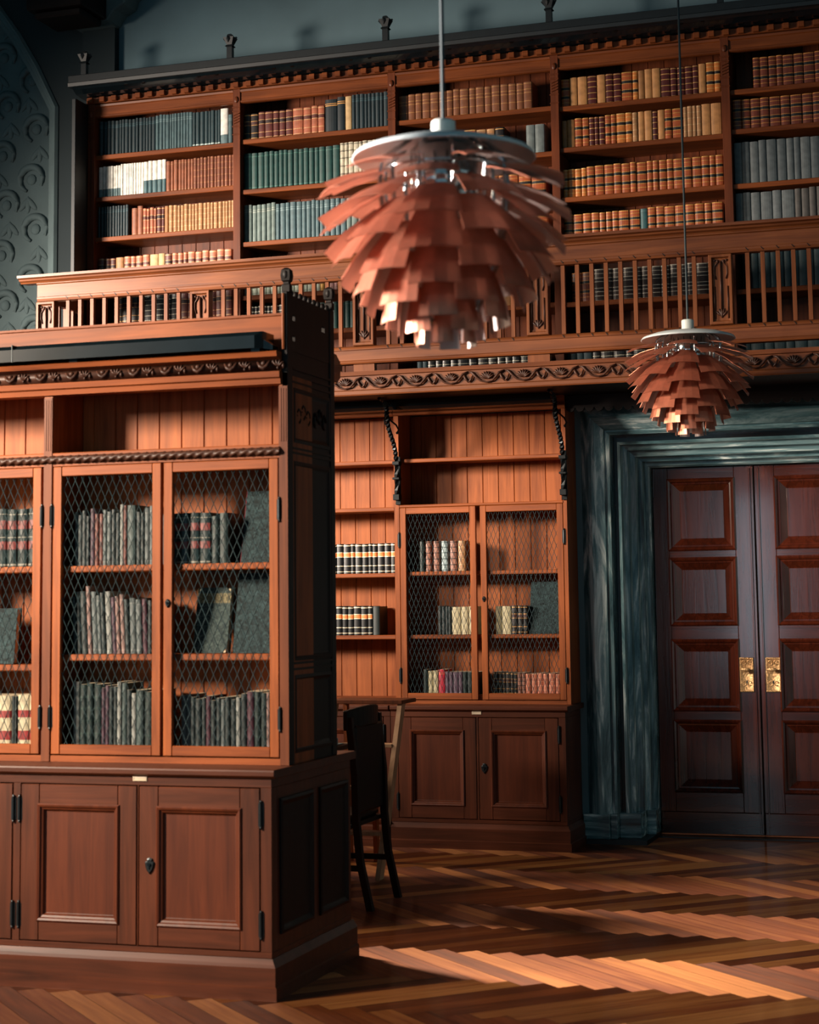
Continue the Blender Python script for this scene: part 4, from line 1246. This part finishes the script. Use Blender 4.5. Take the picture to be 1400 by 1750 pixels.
# style: cover, band, label, pattern, description, roughness
ST = {
    'navy': ((19, 38, 44), (47, 74, 80), None, 'cloth', 'dark navy cloth book', 0.5),
    'bluegrey': ((59, 83, 88), (93, 115, 118), None, 'cloth', 'blue-grey cloth book', 0.6),
    'greyfoot': ((29, 51, 56), (169, 184, 180), None, 'foot', 'dark book with pale foot band', 0.5),
    'cream': ((217, 214, 205), (184, 181, 172), None, 'plain', 'white paper-bound journal', 0.7),
    'creamteal': ((217, 214, 205), (184, 181, 172), (61, 90, 96), 'half', 'white journal with blue foot', 0.7),
    'creamlow': ((207, 205, 197), (184, 181, 172), (78, 100, 104), 'halflow', 'white journal with grey foot', 0.7),
    'parch': ((175, 145, 101), (158, 125, 81), None, 'plain', 'cream parchment book', 0.6),
    'brown': ((113, 63, 42), (141, 95, 61), None, 'gilt', 'brown leather book', 0.42),
    'brownline': ((125, 71, 45), (153, 110, 72), None, 'line', 'plain brown leather book', 0.45),
    'tan': ((155, 111, 71), (174, 142, 102), (85, 45, 25), 'gilt', 'tan leather book with raised bands', 0.42),
    'tanred': ((152, 85, 59), (196, 152, 107), (81, 37, 28), 'label', 'red-brown book with pale bands', 0.42),
    'dkred': ((84, 38, 32), (182, 139, 92), (39, 17, 15), 'label', 'dark red leather book with gilt bands', 0.4),
    'dkband': ((28, 21, 19), (185, 138, 78), (58, 26, 20), 'label', 'black leather book with gilt bands', 0.38),
    'navygilt': ((16, 27, 32), (192, 138, 72), None, 'cloth', 'tall black book', 0.45),
    'green': ((20, 58, 54), (63, 107, 95), None, 'line', 'dark green cloth book', 0.5),
    'greengrey': ((85, 101, 97), (126, 136, 126), None, 'cloth', 'grey-green cloth book', 0.6),
    'ribcream': ((177, 169, 148), (112, 107, 94), None, 'gilt', 'ivory book with dark bands', 0.6),
    'palegreen': ((182, 191, 174), (143, 154, 140), None, 'line', 'slim pale green book', 0.7),
    'red': ((161, 52, 37), (196, 139, 95), None, 'line', 'bright red slim book', 0.5),
    'yellow': ((196, 146, 66), (165, 114, 42), None, 'line', 'yellow slim book', 0.5),
    'tealb': ((41, 81, 84), (98, 129, 128), None, 'line', 'teal slim book', 0.5),
    'pinkish': ((167, 125, 121), (196, 165, 157), None, 'line', 'pinkish slim book', 0.6),
    'olive': ((111, 66, 40), (158, 111, 65), None, 'mid', 'olive-brown leather book', 0.4),
    'orange': ((145, 70, 32), (181, 129, 63), (20, 14, 11), 'law', 'orange book with black labels', 0.36),
    'orangehi': ((175, 102, 43), (194, 152, 89), (27, 15, 11), 'law', 'bright orange book with black labels', 0.36),
    'orangedk': ((96, 42, 24), (177, 115, 55), (17, 13, 12), 'law', 'dark orange-brown book with black labels', 0.38),
    'redgilt': ((71, 23, 17), (174, 129, 70), (22, 10, 8), 'gilt', 'maroon book with gilt bands', 0.36),
    'plaintan': ((167, 117, 68), (148, 99, 53), None, 'plain', 'smooth plain tan book', 0.5),
    'plaintan2': ((142, 96, 53), (125, 83, 45), None, 'plain', 'smooth light brown book', 0.5),
    'marb': ((95, 104, 103), (166, 171, 163), (139, 52, 32), 'plain', 'marbled grey book', 0.5),
    'grey': ((86, 93, 95), (105, 112, 112), None, 'plain', 'tall grey cloth volume', 0.65),
    'greyslim': ((74, 82, 85), (105, 112, 112), None, 'plain', 'slim grey cloth volume', 0.65),
    'greybrown': ((75, 72, 69), (99, 95, 89), None, 'plain', 'brown-grey cloth volume', 0.65),
    'dkblue': ((38, 61, 68), (57, 81, 88), None, 'plain', 'dark blue-grey volume', 0.6),
    'blackgilt': ((20, 19, 21), (185, 180, 160), (34, 21, 18), 'gilt', 'dark book with pale bands', 0.35),
    'whiteedge': ((42, 28, 22), (174, 166, 152), (20, 13, 12), 'law', 'dark leather book with pale edges', 0.36),
    # near bookcase
    'lawred': ((19, 42, 41), (153, 150, 134), (128, 42, 37), 'tworib', 'ribbed green book with red labels', 0.35),
    'creamred': ((165, 155, 128), (165, 155, 128), (117, 30, 28), 'two', 'cream book with two red labels', 0.5),
    'slimgrey': ((96, 106, 106), (134, 140, 137), None, 'line', 'slim grey pamphlet volume', 0.6),
    'slimdark': ((24, 39, 39), (57, 72, 70), None, 'line', 'slim black-green volume', 0.5),
    'slimplum': ((67, 34, 53), (92, 55, 71), None, 'line', 'slim plum volume', 0.5),
    'slimrust': ((108, 47, 34), (140, 84, 66), None, 'line', 'slim rust-red volume', 0.5),
    'slimpink': ((147, 115, 106), (165, 143, 133), None, 'line', 'slim dusty pink volume', 0.6),
    'slimwhite': ((149, 153, 147), (117, 124, 119), None, 'line', 'slim off-white volume', 0.65),
    'teallarge': ((55, 76, 75), (84, 103, 100), None, 'line', 'broad grey-teal volume', 0.55),
    'forest': ((20, 42, 39), (51, 73, 67), None, 'gilt', 'dark green bound volume', 0.45),
    'maroon': ((70, 21, 41), (94, 42, 59), None, 'line', 'maroon volume', 0.5),
    'blackorange': ((15, 18, 20), (221, 208, 180), (208, 121, 60), 'label', 'black book with orange label', 0.35),
    'spotbrown': ((140, 92, 74), (51, 32, 28), None, 'gilt', 'mottled brown book', 0.45),
    'steel': ((143, 160, 162), (63, 78, 82), None, 'gilt', 'steel grey mottled book', 0.45),
    'ivoryolive': ((176, 166, 132), (138, 128, 100), None, 'line', 'ivory vellum book', 0.55),
    'crimson': ((176, 36, 56), (208, 96, 60), None, 'cloth', 'crimson book', 0.45),
    'duskpurple': ((91, 70, 86), (122, 100, 116), None, 'line', 'dusky purple book', 0.5),
    'terra': ((181, 106, 80), (208, 152, 120), None, 'gilt', 'terracotta leather book', 0.45),
}


def dim(c, k):
    """a darker tone of the same hue"""
    return tuple(int(round(x * k)) for x in c) if c else c


for k_ in ('lawred', 'slimgrey', 'slimdark', 'slimplum', 'slimrust', 'slimpink', 'slimwhite', 'teallarge', 'forest', 'maroon'):
    ST[k_] = tuple(dim(c, 0.76) for c in ST[k_][:3]) + ST[k_][3:]


def book_geo(m, x, y, z, w, h, d, style, tilt=0.0):
    """spine towards -y; slots 0 cover, 1 band, 2 label, 3 pages"""
    pat = PAT[ST[style][3]]
    lv = [(0.0, h, 0, 0.0)]
    cuts = []
    zc = 0.0
    for a, b, s_, bu in sorted(pat):
        if a > zc + 1e-4:
            cuts.append((zc, a, 0, 0.0))
        cuts.append((a, b, s_, bu))
        zc = b
    if zc < 1 - 1e-4:
        cuts.append((zc, 1.0, 0, 0.0))
    bl = min(0.28 * w, 0.009)
    arc = [(0.0, bl), (0.10, bl * 0.42), (0.30, bl * 0.08), (0.5, 0.0), (0.70, bl * 0.08), (0.90, bl * 0.42), (1.0, bl)]
    i0 = len(m.v)
    ct, sn = math.cos(tilt), math.sin(tilt)

    def pt(u, v, zz):
        px, pz = u, zz
        return (x + px * ct + pz * sn, y + v, z - px * sn + pz * ct if tilt < 0 else z + pz * ct + (w - px) * sn)
    rings = []
    for a, b, s_, bu in cuts:
        for e in (a, b):
            rings.append(([pt(u * w, v - (bu if 0.05 < u < 0.95 else 0), e * h) for u, v in arc] + [pt(w, d, e * h), pt(0, d, e * h)], s_))
    n = 9
    for r_, s_ in rings:
        m.v += r_
    for k in range(len(rings) - 1):
        s_ = rings[k][1] if k % 2 == 0 else 0
        for j in range(n):
            a, b = i0 + k * n + j, i0 + k * n + (j + 1) % n
            m.f.append((a, b, b + n, a + n))
            m.m.append(s_ if j < 6 else (3 if j == 7 else 0))
    e = i0 + (len(rings) - 1) * n
    m.f.append(tuple(i0 + j for j in reversed(range(n)))); m.m.append(3)
    m.f.append(tuple(e + j for j in range(n))); m.m.append(3)


SPECS = []      # every book: dict(x, y, z, w, h, d, style, tilt, place, n, vis)


def row(x0, x1, y, z, items, place, vis=1.0, d=0.17, seed=0):
    """items: (style or None, count, share of the width, height, jitter[, tilt])"""
    rr = random.Random(seed + int(abs(x0) * 1000) + int(z * 100))
    tot = (x1 - x0) / max(1.0, sum(it[2] for it in items) / 0.995)
    x = x0
    k = 0
    for it in items:
        st, n, sh, h, jit = it[:5]
        tl = it[5] if len(it) > 5 else 0.0
        wtot = tot * sh
        if st is None:
            x += wtot
            continue
        ws = [1 + rr.uniform(-0.28, 0.28) for _ in range(n)]
        sw = sum(ws)
        for q in range(n):
            s_ = st[rr.randrange(len(st))] if isinstance(st, (list, tuple)) else st
            w_ = wtot * ws[q] / sw
            k += 1
            gap = 0.0012
            hh = h + rr.uniform(-jit, jit)
            t_ = tl
            # a tilted book keeps to its own slot: the lean is shared by its neighbours
            SPECS.append(dict(x=x + gap / 2, y=y + rr.uniform(0, 0.006), z=z + 0.0008, w=(w_ - gap) * math.cos(t_), h=hh, d=d, style=s_, tilt=t_, place=place, n=k, vis=vis))
            x += w_


# ---- gallery rows
def grow(bay, r_, items, rowname, vis=1.0, d=0.17):
    xa, xb = POST[bay] + 0.032, POST[bay + 1] - 0.032
    row(xa, xb, UY + 0.035, SHELF[bay][r_], items, rowname + ' of ' + ['leftmost', 'second', 'middle', 'fourth', 'rightmost'][bay] + ' gallery bay', vis, d)


N1, N2, N3, N4, N5, N6 = 'top shelf', 'second shelf', 'third shelf', 'fourth shelf', 'fifth shelf', 'lowest shelf'
grow(0, 0, [('navy', 16, 0.42, 0.262, 0.004), ('bluegrey', 12, 0.27, 0.268, 0.004), ('greyfoot', 8, 0.20, 0.262, 0.002), ('creamlow', 1, 0.055, 0.268, 0), ('bluegrey', 1, 0.03, 0.22, 0)], N1, 0.55)
grow(0, 1, [('creamlow', 8, 0.165, 0.235, 0.002), ('cream', 10, 0.17, 0.242, 0.002), ('creamteal', 5, 0.165, 0.245, 0.004), ('brownline', 8, 0.20, 0.232, 0.004), ('brown', 12, 0.30, 0.236, 0.004)], N2)
grow(0, 2, [('navy', 11, 0.225, 0.235, 0.002), (None, 0, 0.02, 0, 0), ('brownline', 2, 0.085, 0.21, 0.01), ('tanred', 4, 0.10, 0.195, 0.006), ('dkred', 2, 0.06, 0.20, 0.006), ('plaintan2', 1, 0.03, 0.20, 0), ('tan', 18, 0.48, 0.200, 0.004)], N3)
grow(0, 3, [('dkred', 3, 0.13, 0.17, 0.004), ('plaintan2', 1, 0.06, 0.17, 0), ('tanred', 4, 0.19, 0.172, 0.006), ('parch', 2, 0.11, 0.175, 0.004), ('dkred', 1, 0.05, 0.17, 0), ('tanred', 9, 0.43, 0.172, 0.004)], N4)
grow(0, 4, [(None, 0, 0.12, 0, 0), ('dkband', 4, 0.22, 0.20, 0.006), ('blackgilt', 4, 0.25, 0.20, 0.006), ('dkred', 6, 0.38, 0.205, 0.006)], N5, 0.35)
grow(1, 0, [('dkband', 2, 0.10, 0.195, 0.004), ('dkred', 5, 0.24, 0.20, 0.003), ('tanred', 4, 0.22, 0.205, 0.004), ('navygilt', 2, 0.14, 0.245, 0.008), ('parch', 1, 0.045, 0.25, 0), ('navy', 9, 0.245, 0.256, 0.003)], N1)
grow(1, 1, [('green', 17, 0.66, 0.272, 0.003), ('ribcream', 11, 0.33, 0.285, 0.003)], N2)
grow(1, 2, [('greengrey', 7, 0.22, 0.275, 0.006), ('bluegrey', 14, 0.48, 0.27, 0.004), ('greengrey', 8, 0.28, 0.27, 0.004)], N3)
grow(1, 3, [('palegreen', 17, 0.52, 0.265, 0.004), ('yellow', 1, 0.03, 0.27, 0), ('tealb', 1, 0.03, 0.27, 0), ('pinkish', 2, 0.06, 0.27, 0), ('yellow', 1, 0.03, 0.27, 0), ('palegreen', 2, 0.06, 0.27, 0), ('red', 1, 0.03, 0.27, 0), ('tealb', 2, 0.10, 0.27, 0), ('parch', 2, 0.06, 0.27, 0), ('palegreen', 2, 0.07, 0.27, 0)], N4, 0.6)
grow(1, 4, [('blackgilt', 14, 0.42, 0.20, 0.004), ('green', 8, 0.34, 0.19, 0.006)], N5, 0.4)
grow(2, 0, [('olive', 7, 0.36, 0.188, 0.004), ('olive', 10, 0.515, 0.196, 0.004)], N1, 1.0)
grow(2, 1, [('tan', 2, 0.14, 0.20, 0.004), ('brown', 2, 0.13, 0.20, 0.004), ('tan', 3, 0.16, 0.205, 0), ('orangehi', 1, 0.08, 0.21, 0), ('tan', 2, 0.12, 0.205, 0), ('dkband', 1, 0.06, 0.21, 0), (None, 0, 0.14, 0, 0), ('marb', 2, 0.12, 0.205, 0)], N2, 0.5)
grow(2, 2, [('orange', 14, 0.95, 0.20, 0.004)], N3, 0.15)
grow(2, 3, [('orange', 6, 0.42, 0.19, 0.004), ('plaintan2', 3, 0.2, 0.19, 0.004), ('orange', 5, 0.34, 0.195, 0.004)], N4, 0.25)
grow(2, 4, [('greengrey', 4, 0.16, 0.20, 0.004), ('dkband', 12, 0.5, 0.205, 0.006), ('plaintan2', 5, 0.27, 0.21, 0.004)], N5, 0.15)
grow(2, 5, [(None, 0, 0.1, 0, 0), ('dkblue', 2, 0.07, 0.16, 0.004), ('blackgilt', 14, 0.78, 0.165, 0.004)], N6, 0.3)
grow(3, 0, [('orange', 1, 0.055, 0.195, 0), ('plaintan', 2, 0.115, 0.205, 0.004), ('redgilt', 1, 0.06, 0.205, 0), ('plaintan', 1, 0.055, 0.205, 0), ('redgilt', 2, 0.10, 0.205, 0.003), ('orange', 1, 0.07, 0.205, 0), ('orangehi', 1, 0.035, 0.205, 0), ('plaintan2', 1, 0.04, 0.205, 0), ('plaintan', 2, 0.10, 0.21, 0), ('redgilt', 5, 0.235, 0.205, 0.003), ('plaintan', 1, 0.045, 0.208, 0), ('orangehi', 2, 0.09, 0.212, 0)], N1)
grow(3, 1, [('plaintan2', 1, 0.035, 0.195, 0), ('plaintan', 1, 0.05, 0.20, 0), ('orange', 2, 0.095, 0.205, 0.003), ('redgilt', 3, 0.105, 0.205, 0.003), ('orange', 2, 0.075, 0.205, 0.003), ('orangehi', 2, 0.105, 0.21, 0), ('tan', 1, 0.035, 0.208, 0), ('plaintan', 2, 0.095, 0.21, 0), ('redgilt', 1, 0.035, 0.205, 0), ('plaintan', 1, 0.045, 0.208, 0), ('orange', 2, 0.12, 0.208, 0), ('tan', 4, 0.115, 0.215, 0.003), ('plaintan', 2, 0.13, 0.22, 0)], N2)
grow(3, 2, [('orangehi', 4, 0.15, 0.198, 0.003), ('orange', 17, 0.845, 0.208, 0.003)], N3)
grow(3, 3, [('orange', 9, 0.48, 0.170, 0.003), ('tealb', 1, 0.045, 0.172, 0), ('orange', 8, 0.46, 0.176, 0.003)], N4)
grow(3, 4, [(None, 0, 0.04, 0, 0), ('orangedk', 2, 0.14, 0.205, 0.004), ('whiteedge', 14, 0.80, 0.215, 0.004)], N5, 0.7)
grow(3, 5, [('dkblue', 3, 0.16, 0.16, 0.004), ('blackgilt', 12, 0.80, 0.165, 0.004)], N6, 0.3)
grow(4, 0, [(None, 0, 0.13, 0, 0), ('orangedk', 16, 0.86, 0.212, 0.003)], N1, 0.7)
grow(4, 1, [('orangedk', 17, 0.99, 0.205, 0.003)], N2, 0.7)
grow(4, 2, [(['grey', 'greyslim'], 20, 0.99, 0.285, 0.003)], N3, 0.7)
grow(4, 3, [('grey', 6, 0.35, 0.205, 0.004), ('greybrown', 13, 0.64, 0.21, 0.004)], N4, 0.7)
grow(4, 4, [(None, 0, 0.08, 0, 0), ('dkblue', 22, 0.90, 0.27, 0.01)], N5, 0.5)
grow(4, 5, [('dkblue', 14, 0.9, 0.25, 0.03)], N6, 0.3)

# ---- near bookcase rows
YB = 7.262
row(-4.64, -4.09, YB, 1.785, [('lawred', 9, 1.0, 0.262, 0.003)], 'top shelf of near bookcase left door', 9, 0.19)
row(-4.62, -4.09, YB, 0.985, [('creamred', 6, 0.72, 0.225, 0.003), ('slimdark', 2, 0.05, 0.22, 0), ('creamred', 2, 0.22, 0.226, 0.003)], 'bottom shelf of near bookcase left door', 9, 0.19)
P2 = ' of near bookcase middle door'
P3 = ' of near bookcase right door'
mixA = ['slimgrey', 'slimdark', 'slimgrey', 'slimdark', 'slimplum', 'slimwhite', 'slimdark']
row(-3.93, -3.11, YB, 1.783, [('slimgrey', 2, 0.045, 0.235, 0.01), ('slimdark', 2, 0.05, 0.225, 0.03), ('slimplum', 1, 0.03, 0.255, 0), ('slimrust', 2, 0.05, 0.225, 0.01), ('slimgrey', 2, 0.05, 0.25, 0.012), ('slimdark', 2, 0.05, 0.24, 0.01), ('slimwhite', 1, 0.022, 0.27, 0), ('slimrust', 1, 0.02, 0.265, 0), ('teallarge', 1, 0.055, 0.265, 0), ('slimdark', 2, 0.05, 0.23, 0.01), ('slimgrey', 2, 0.055, 0.255, 0.01), ('slimdark', 3, 0.075, 0.22, 0.01), ('lawred', 4, 0.265, 0.222, 0.003), ('forest', 2, 0.10, 0.215, 0.01)], 'top shelf' + P2, 9, 0.17)
row(-3.93, -3.50, YB, 1.392, [('slimdark', 3, 0.17, 0.27, 0.02, -0.05), ('slimpink', 1, 0.05, 0.30, 0, -0.05), ('slimgrey', 2, 0.11, 0.27, 0.02, -0.05), ('slimdark', 1, 0.05, 0.27, 0, -0.05), ('slimwhite', 1, 0.07, 0.275, 0, -0.05), ('slimplum', 1, 0.05, 0.25, 0, -0.05), ('slimpink', 2, 0.10, 0.255, 0.01, -0.05), ('slimdark', 1, 0.05, 0.24, 0, -0.05), ('slimgrey', 2, 0.14, 0.235, 0.01, -0.03), ('maroon', 1, 0.06, 0.24, 0, -0.03), ('slimdark', 2, 0.10, 0.235, 0.01)], 'middle shelf' + P2, 9, 0.17)
row(-3.93, -3.50, YB, 0.985, [('slimwhite', 1, 0.075, 0.285, 0), ('forest', 3, 0.25, 0.275, 0.006), ('slimplum', 2, 0.09, 0.265, 0.006), ('slimdark', 2, 0.09, 0.255, 0.01), ('slimwhite', 1, 0.05, 0.285, 0), ('teallarge', 1, 0.06, 0.28, 0), ('slimdark', 1, 0.05, 0.25, 0), ('slimwhite', 1, 0.055, 0.235, 0), ('teallarge', 1, 0.09, 0.25, 0), ('forest', 2, 0.17, 0.25, 0.01)], 'bottom shelf' + P2, 9, 0.17)
row(-3.405, -2.93, YB, 0.985, [('slimgrey', 2, 0.10, 0.225, 0.006), ('slimdark', 3, 0.15, 0.22, 0.008), ('maroon', 1, 0.05, 0.225, 0), ('slimdark', 2, 0.10, 0.215, 0.01), ('slimgrey', 1, 0.04, 0.21, 0), ('slimdark', 2, 0.11, 0.215, 0.01), ('slimwhite', 1, 0.045, 0.22, 0), ('slimdark', 1, 0.06, 0.235, 0), ('maroon', 1, 0.075, 0.245, 0), ('forest', 2, 0.12, 0.24, 0.004), ('slimpink', 1, 0.035, 0.238, 0), ('teallarge', 1, 0.05, 0.235, 0), ('slimplum', 1, 0.03, 0.235, 0)], 'bottom shelf' + P3, 9, 0.17)

# ---- wall bookcase rows
YL = BU + 0.062
row(-4.70, -3.909, YL, 1.806, [('blackorange', 18, 1.0, 0.205, 0.002)], 'upper row of open wall bookcase', 6, 0.17)
row(-4.56, -4.035, YL, 1.385, [('blackorange', 11, 0.90, 0.198, 0.002), ('slimdark', 1, 0.10, 0.195, 0)], 'lower row of open wall bookcase', 6, 0.17)
W2, W3 = ' behind wall bookcase left door', ' behind wall bookcase right door'
xs = [-3.745, -3.700, -3.645, -3.588, -3.528, -3.470]
for q, (x, st) in enumerate(zip(xs, ('forest', 'spotbrown', 'spotbrown', 'steel', 'spotbrown', 'tan'))):
    SPECS.append(dict(x=x, y=YL, z=1.8128, w=0.034 + 0.004 * q, h=0.205, d=0.17, style=st, tilt=0, place='top shelf' + W2, n=q + 1, vis=6))
row(-3.62, -3.34, YL, 1.385, [('slimdark', 4, 0.34, 0.19, 0.006), ('ivoryolive', 3, 0.66, 0.185, 0.003)], 'middle shelf' + W2, 6)
row(-3.215, -2.99, YL, 1.385, [('ivoryolive', 2, 0.50, 0.188, 0.003), ('dkband', 3, 0.50, 0.185, 0.005)], 'middle shelf' + W3, 6)
row(-3.73, -3.335, YL, 0.985, [('forest', 1, 0.085, 0.165, 0), ('ivoryolive', 2, 0.19, 0.155, 0.003), ('crimson', 1, 0.12, 0.165, 0), ('duskpurple', 4, 0.31, 0.15, 0.004), ('forest', 3, 0.29, 0.15, 0.003)], 'bottom shelf' + W2, 6)
row(-3.24, -2.768, YL, 0.985, [('dkband', 6, 0.36, 0.145, 0.004), ('spotbrown', 2, 0.12, 0.145, 0.003), ('terra', 6, 0.50, 0.14, 0.006)], 'bottom shelf' + W3, 6)

ORDN = ['first', 'second', 'third', 'fourth', 'fifth', 'sixth', 'seventh', 'eighth', 'ninth', 'tenth', 'eleventh', 'twelfth']


def ordinal(n):
    if n <= 12:
        return ORDN[n - 1]
    return '%d%s' % (n, {1: 'st', 2: 'nd', 3: 'rd'}.get(n % 10 if not 10 < n % 100 < 20 else 0, 'th'))


for b in SPECS:
    b['score'] = b['vis'] * b['w'] * b['h'] / (b['y'] ** 2)
SPECS.sort(key=lambda b: -b['score'])
KEEP = 292
for b in SPECS[:KEEP]:
    m = MB()
    book_geo(m, b['x'], b['y'], b['z'], b['w'], b['h'], b['d'], b['style'], b['tilt'])
    cv, bd, lb, pt_, desc, rg = ST[b['style']]
    ob = m.build('book', [bmat(cv, rg), bmat(bd, 0.45, 0.25 if pt_ in ('gilt', 'law', 'label', 'mid') else 0.0), bmat(lb or cv, 0.45), PAGES], loc=(b['x'] + b['w'] / 2, b['y'] + b['d'] / 2, b['z']))
    tag(ob, '%s, %s from left, %s' % (desc, ordinal(b['n']), b['place']), 'book', 'books on the ' + b['place'])
rest = MB()
mats = []
for b in SPECS[KEEP:]:
    cv, bd, lb, pt_, desc, rg = ST[b['style']]
    ids = []
    for mt in (bmat(cv, rg), bmat(bd, 0.45, 0.25 if pt_ in ('gilt', 'law', 'label', 'mid') else 0.0), bmat(lb or cv, 0.45), PAGES):
        if mt not in mats:
            mats.append(mt)
        ids.append(mats.index(mt))
    i0 = len(rest.m)
    book_geo(rest, b['x'], b['y'], b['z'], b['w'], b['h'], b['d'], b['style'], b['tilt'])
    rest.m[i0:] = [ids[k] for k in rest.m[i0:]]
ob = rest.build('shelved_books', mats)
tag(ob, 'remaining smaller and half hidden books filling the gallery shelves', 'books', kind='stuff')

# ---- large books standing with their covers to the front
def marbled(name, dark, light, sc=85.0):
    m, n, l, p = nt(name)
    tc = n.new('ShaderNodeTexCoord')
    a = n.new('ShaderNodeTexNoise')
    a.inputs['Scale'].default_value = sc
    a.inputs['Detail'].default_value = 6
    a.inputs['Distortion'].default_value = 1.2
    l.new(tc.outputs['Object'], a.inputs['Vector'])
    r = ramp(n, [(0.40, lin(dark)), (0.66, lin(light))])
    l.new(a.outputs['Fac'], r.inputs[0])
    l.new(r.outputs[0], p.inputs['Base Color'])
    p.inputs['Roughness'].default_value = 0.75
    p.inputs['Specular IOR Level'].default_value = 0.2
    return m


MARB_D = marbled('marbled_dark_cover', (7, 16, 18), (50, 72, 75))
MARB_G = marbled('marbled_grey_cover', (22, 34, 36), (70, 84, 80))
MARB_T = marbled('marbled_tan_cover', (69, 65, 47), (125, 116, 88))
MAROON = bmat((106, 30, 44), 0.45)


def facing_book(x0, x1, y, z, h, lean, mats_, label, corner=0.0, thick=0.035, spine='L'):
    t = thing('large_book', ((x0 + x1) / 2, y + 0.05, z), label, 'book')
    sh = lambda zz: y + lean * zz
    m = MB()
    c = corner
    out = [(x0 + c, 0.0), (x1 - c, 0.0), (x1, c), (x1, h - c), (x1 - c, h), (x0 + c, h), (x0, h - c), (x0, c)] if c else [(x0, 0.0), (x1, 0.0), (x1, h), (x0, h)]
    m.loops([[(px, sh(pz), z + pz) for px, pz in out], [(px, sh(pz) + 0.003, z + pz) for px, pz in out]])
    m.build('front_cover', mats_[0], t)
    m = MB()
    i = 0.006
    m.loops([[(x0 + i, sh(0) + dy, z + 0.002), (x1 - i, sh(0) + dy, z + 0.002), (x1 - i, sh(h - i) + dy, z + h - i), (x0 + i, sh(h - i) + dy, z + h - i)] for dy in (0.0032, thick)])
    m.build('page_block', PAGES, t)
    m = MB()
    m.loops([[(px, sh(pz) + thick + 0.0002, z + pz) for px, pz in ((x0, 0), (x1, 0), (x1, h), (x0, h))], [(px, sh(pz) + thick + 0.003, z + pz) for px, pz in ((x0, 0), (x1, 0), (x1, h), (x0, h))]])
    m.build('back_cover', mats_[0], t)
    m = MB()
    xs_ = x0 if spine == 'L' else x1
    d = -1 if spine == 'L' else 1
    m.loops([[(xs_ + d * q, sh(zz) + yy, z + zz) for q, yy in ((0.0004, 0.0), (0.004, 0.004), (0.006, thick / 2), (0.004, thick), (0.0004, thick + 0.003))] for zz in (0.0, h)])
    m.build('spine', mats_[1], t)
    if mats_[2]:
        m = MB()
        m.loops([[(x0, sh(zz) - 0.0006, z + zz), (x1, sh(zz) - 0.0006, z + zz), (x1, sh(zz) - 0.0002, z + zz), (x0, sh(zz) - 0.0002, z + zz)] for zz in ((h * 0.76, h - c) if c else (0.0, h))])
        m.build('upper_cover_patch', mats_[2], t)
    return t


facing_book(-3.135, -2.945, 7.30, 1.785, 0.315, 0.25, (MARB_D, MAROON, None), 'large dark book with maroon spine, leaning cover out, top shelf behind right mesh door', 0, 0.05)
facing_book(-3.365, -3.205, 7.305, 1.394, 0.285, 0.22, (MARB_G, MARB_T, MARB_T), 'grey marbled book with tan top, cover facing out, middle shelf behind right mesh door', 0.025, 0.04)
facing_book(-3.165, -2.945, 7.285, 1.394, 0.345, 0.22, (MARB_D, MARB_D, None), 'largest dark marbled book, cover facing out, middle shelf behind right mesh door', 0, 0.04)
facing_book(-2.985, -2.785, YL + 0.02, 1.387, 0.345, 0.25, (MARB_D, MARB_D, None), 'dark marbled book facing out behind the right wire door of the wall bookcase', 0, 0.04)
facing_book(-4.62, -4.25, 7.30, 1.349, 0.25, 0.12, (MARB_D, MARB_D, None), 'dark book leaning at the photo edge, middle shelf behind left mesh door', 0, 0.04)
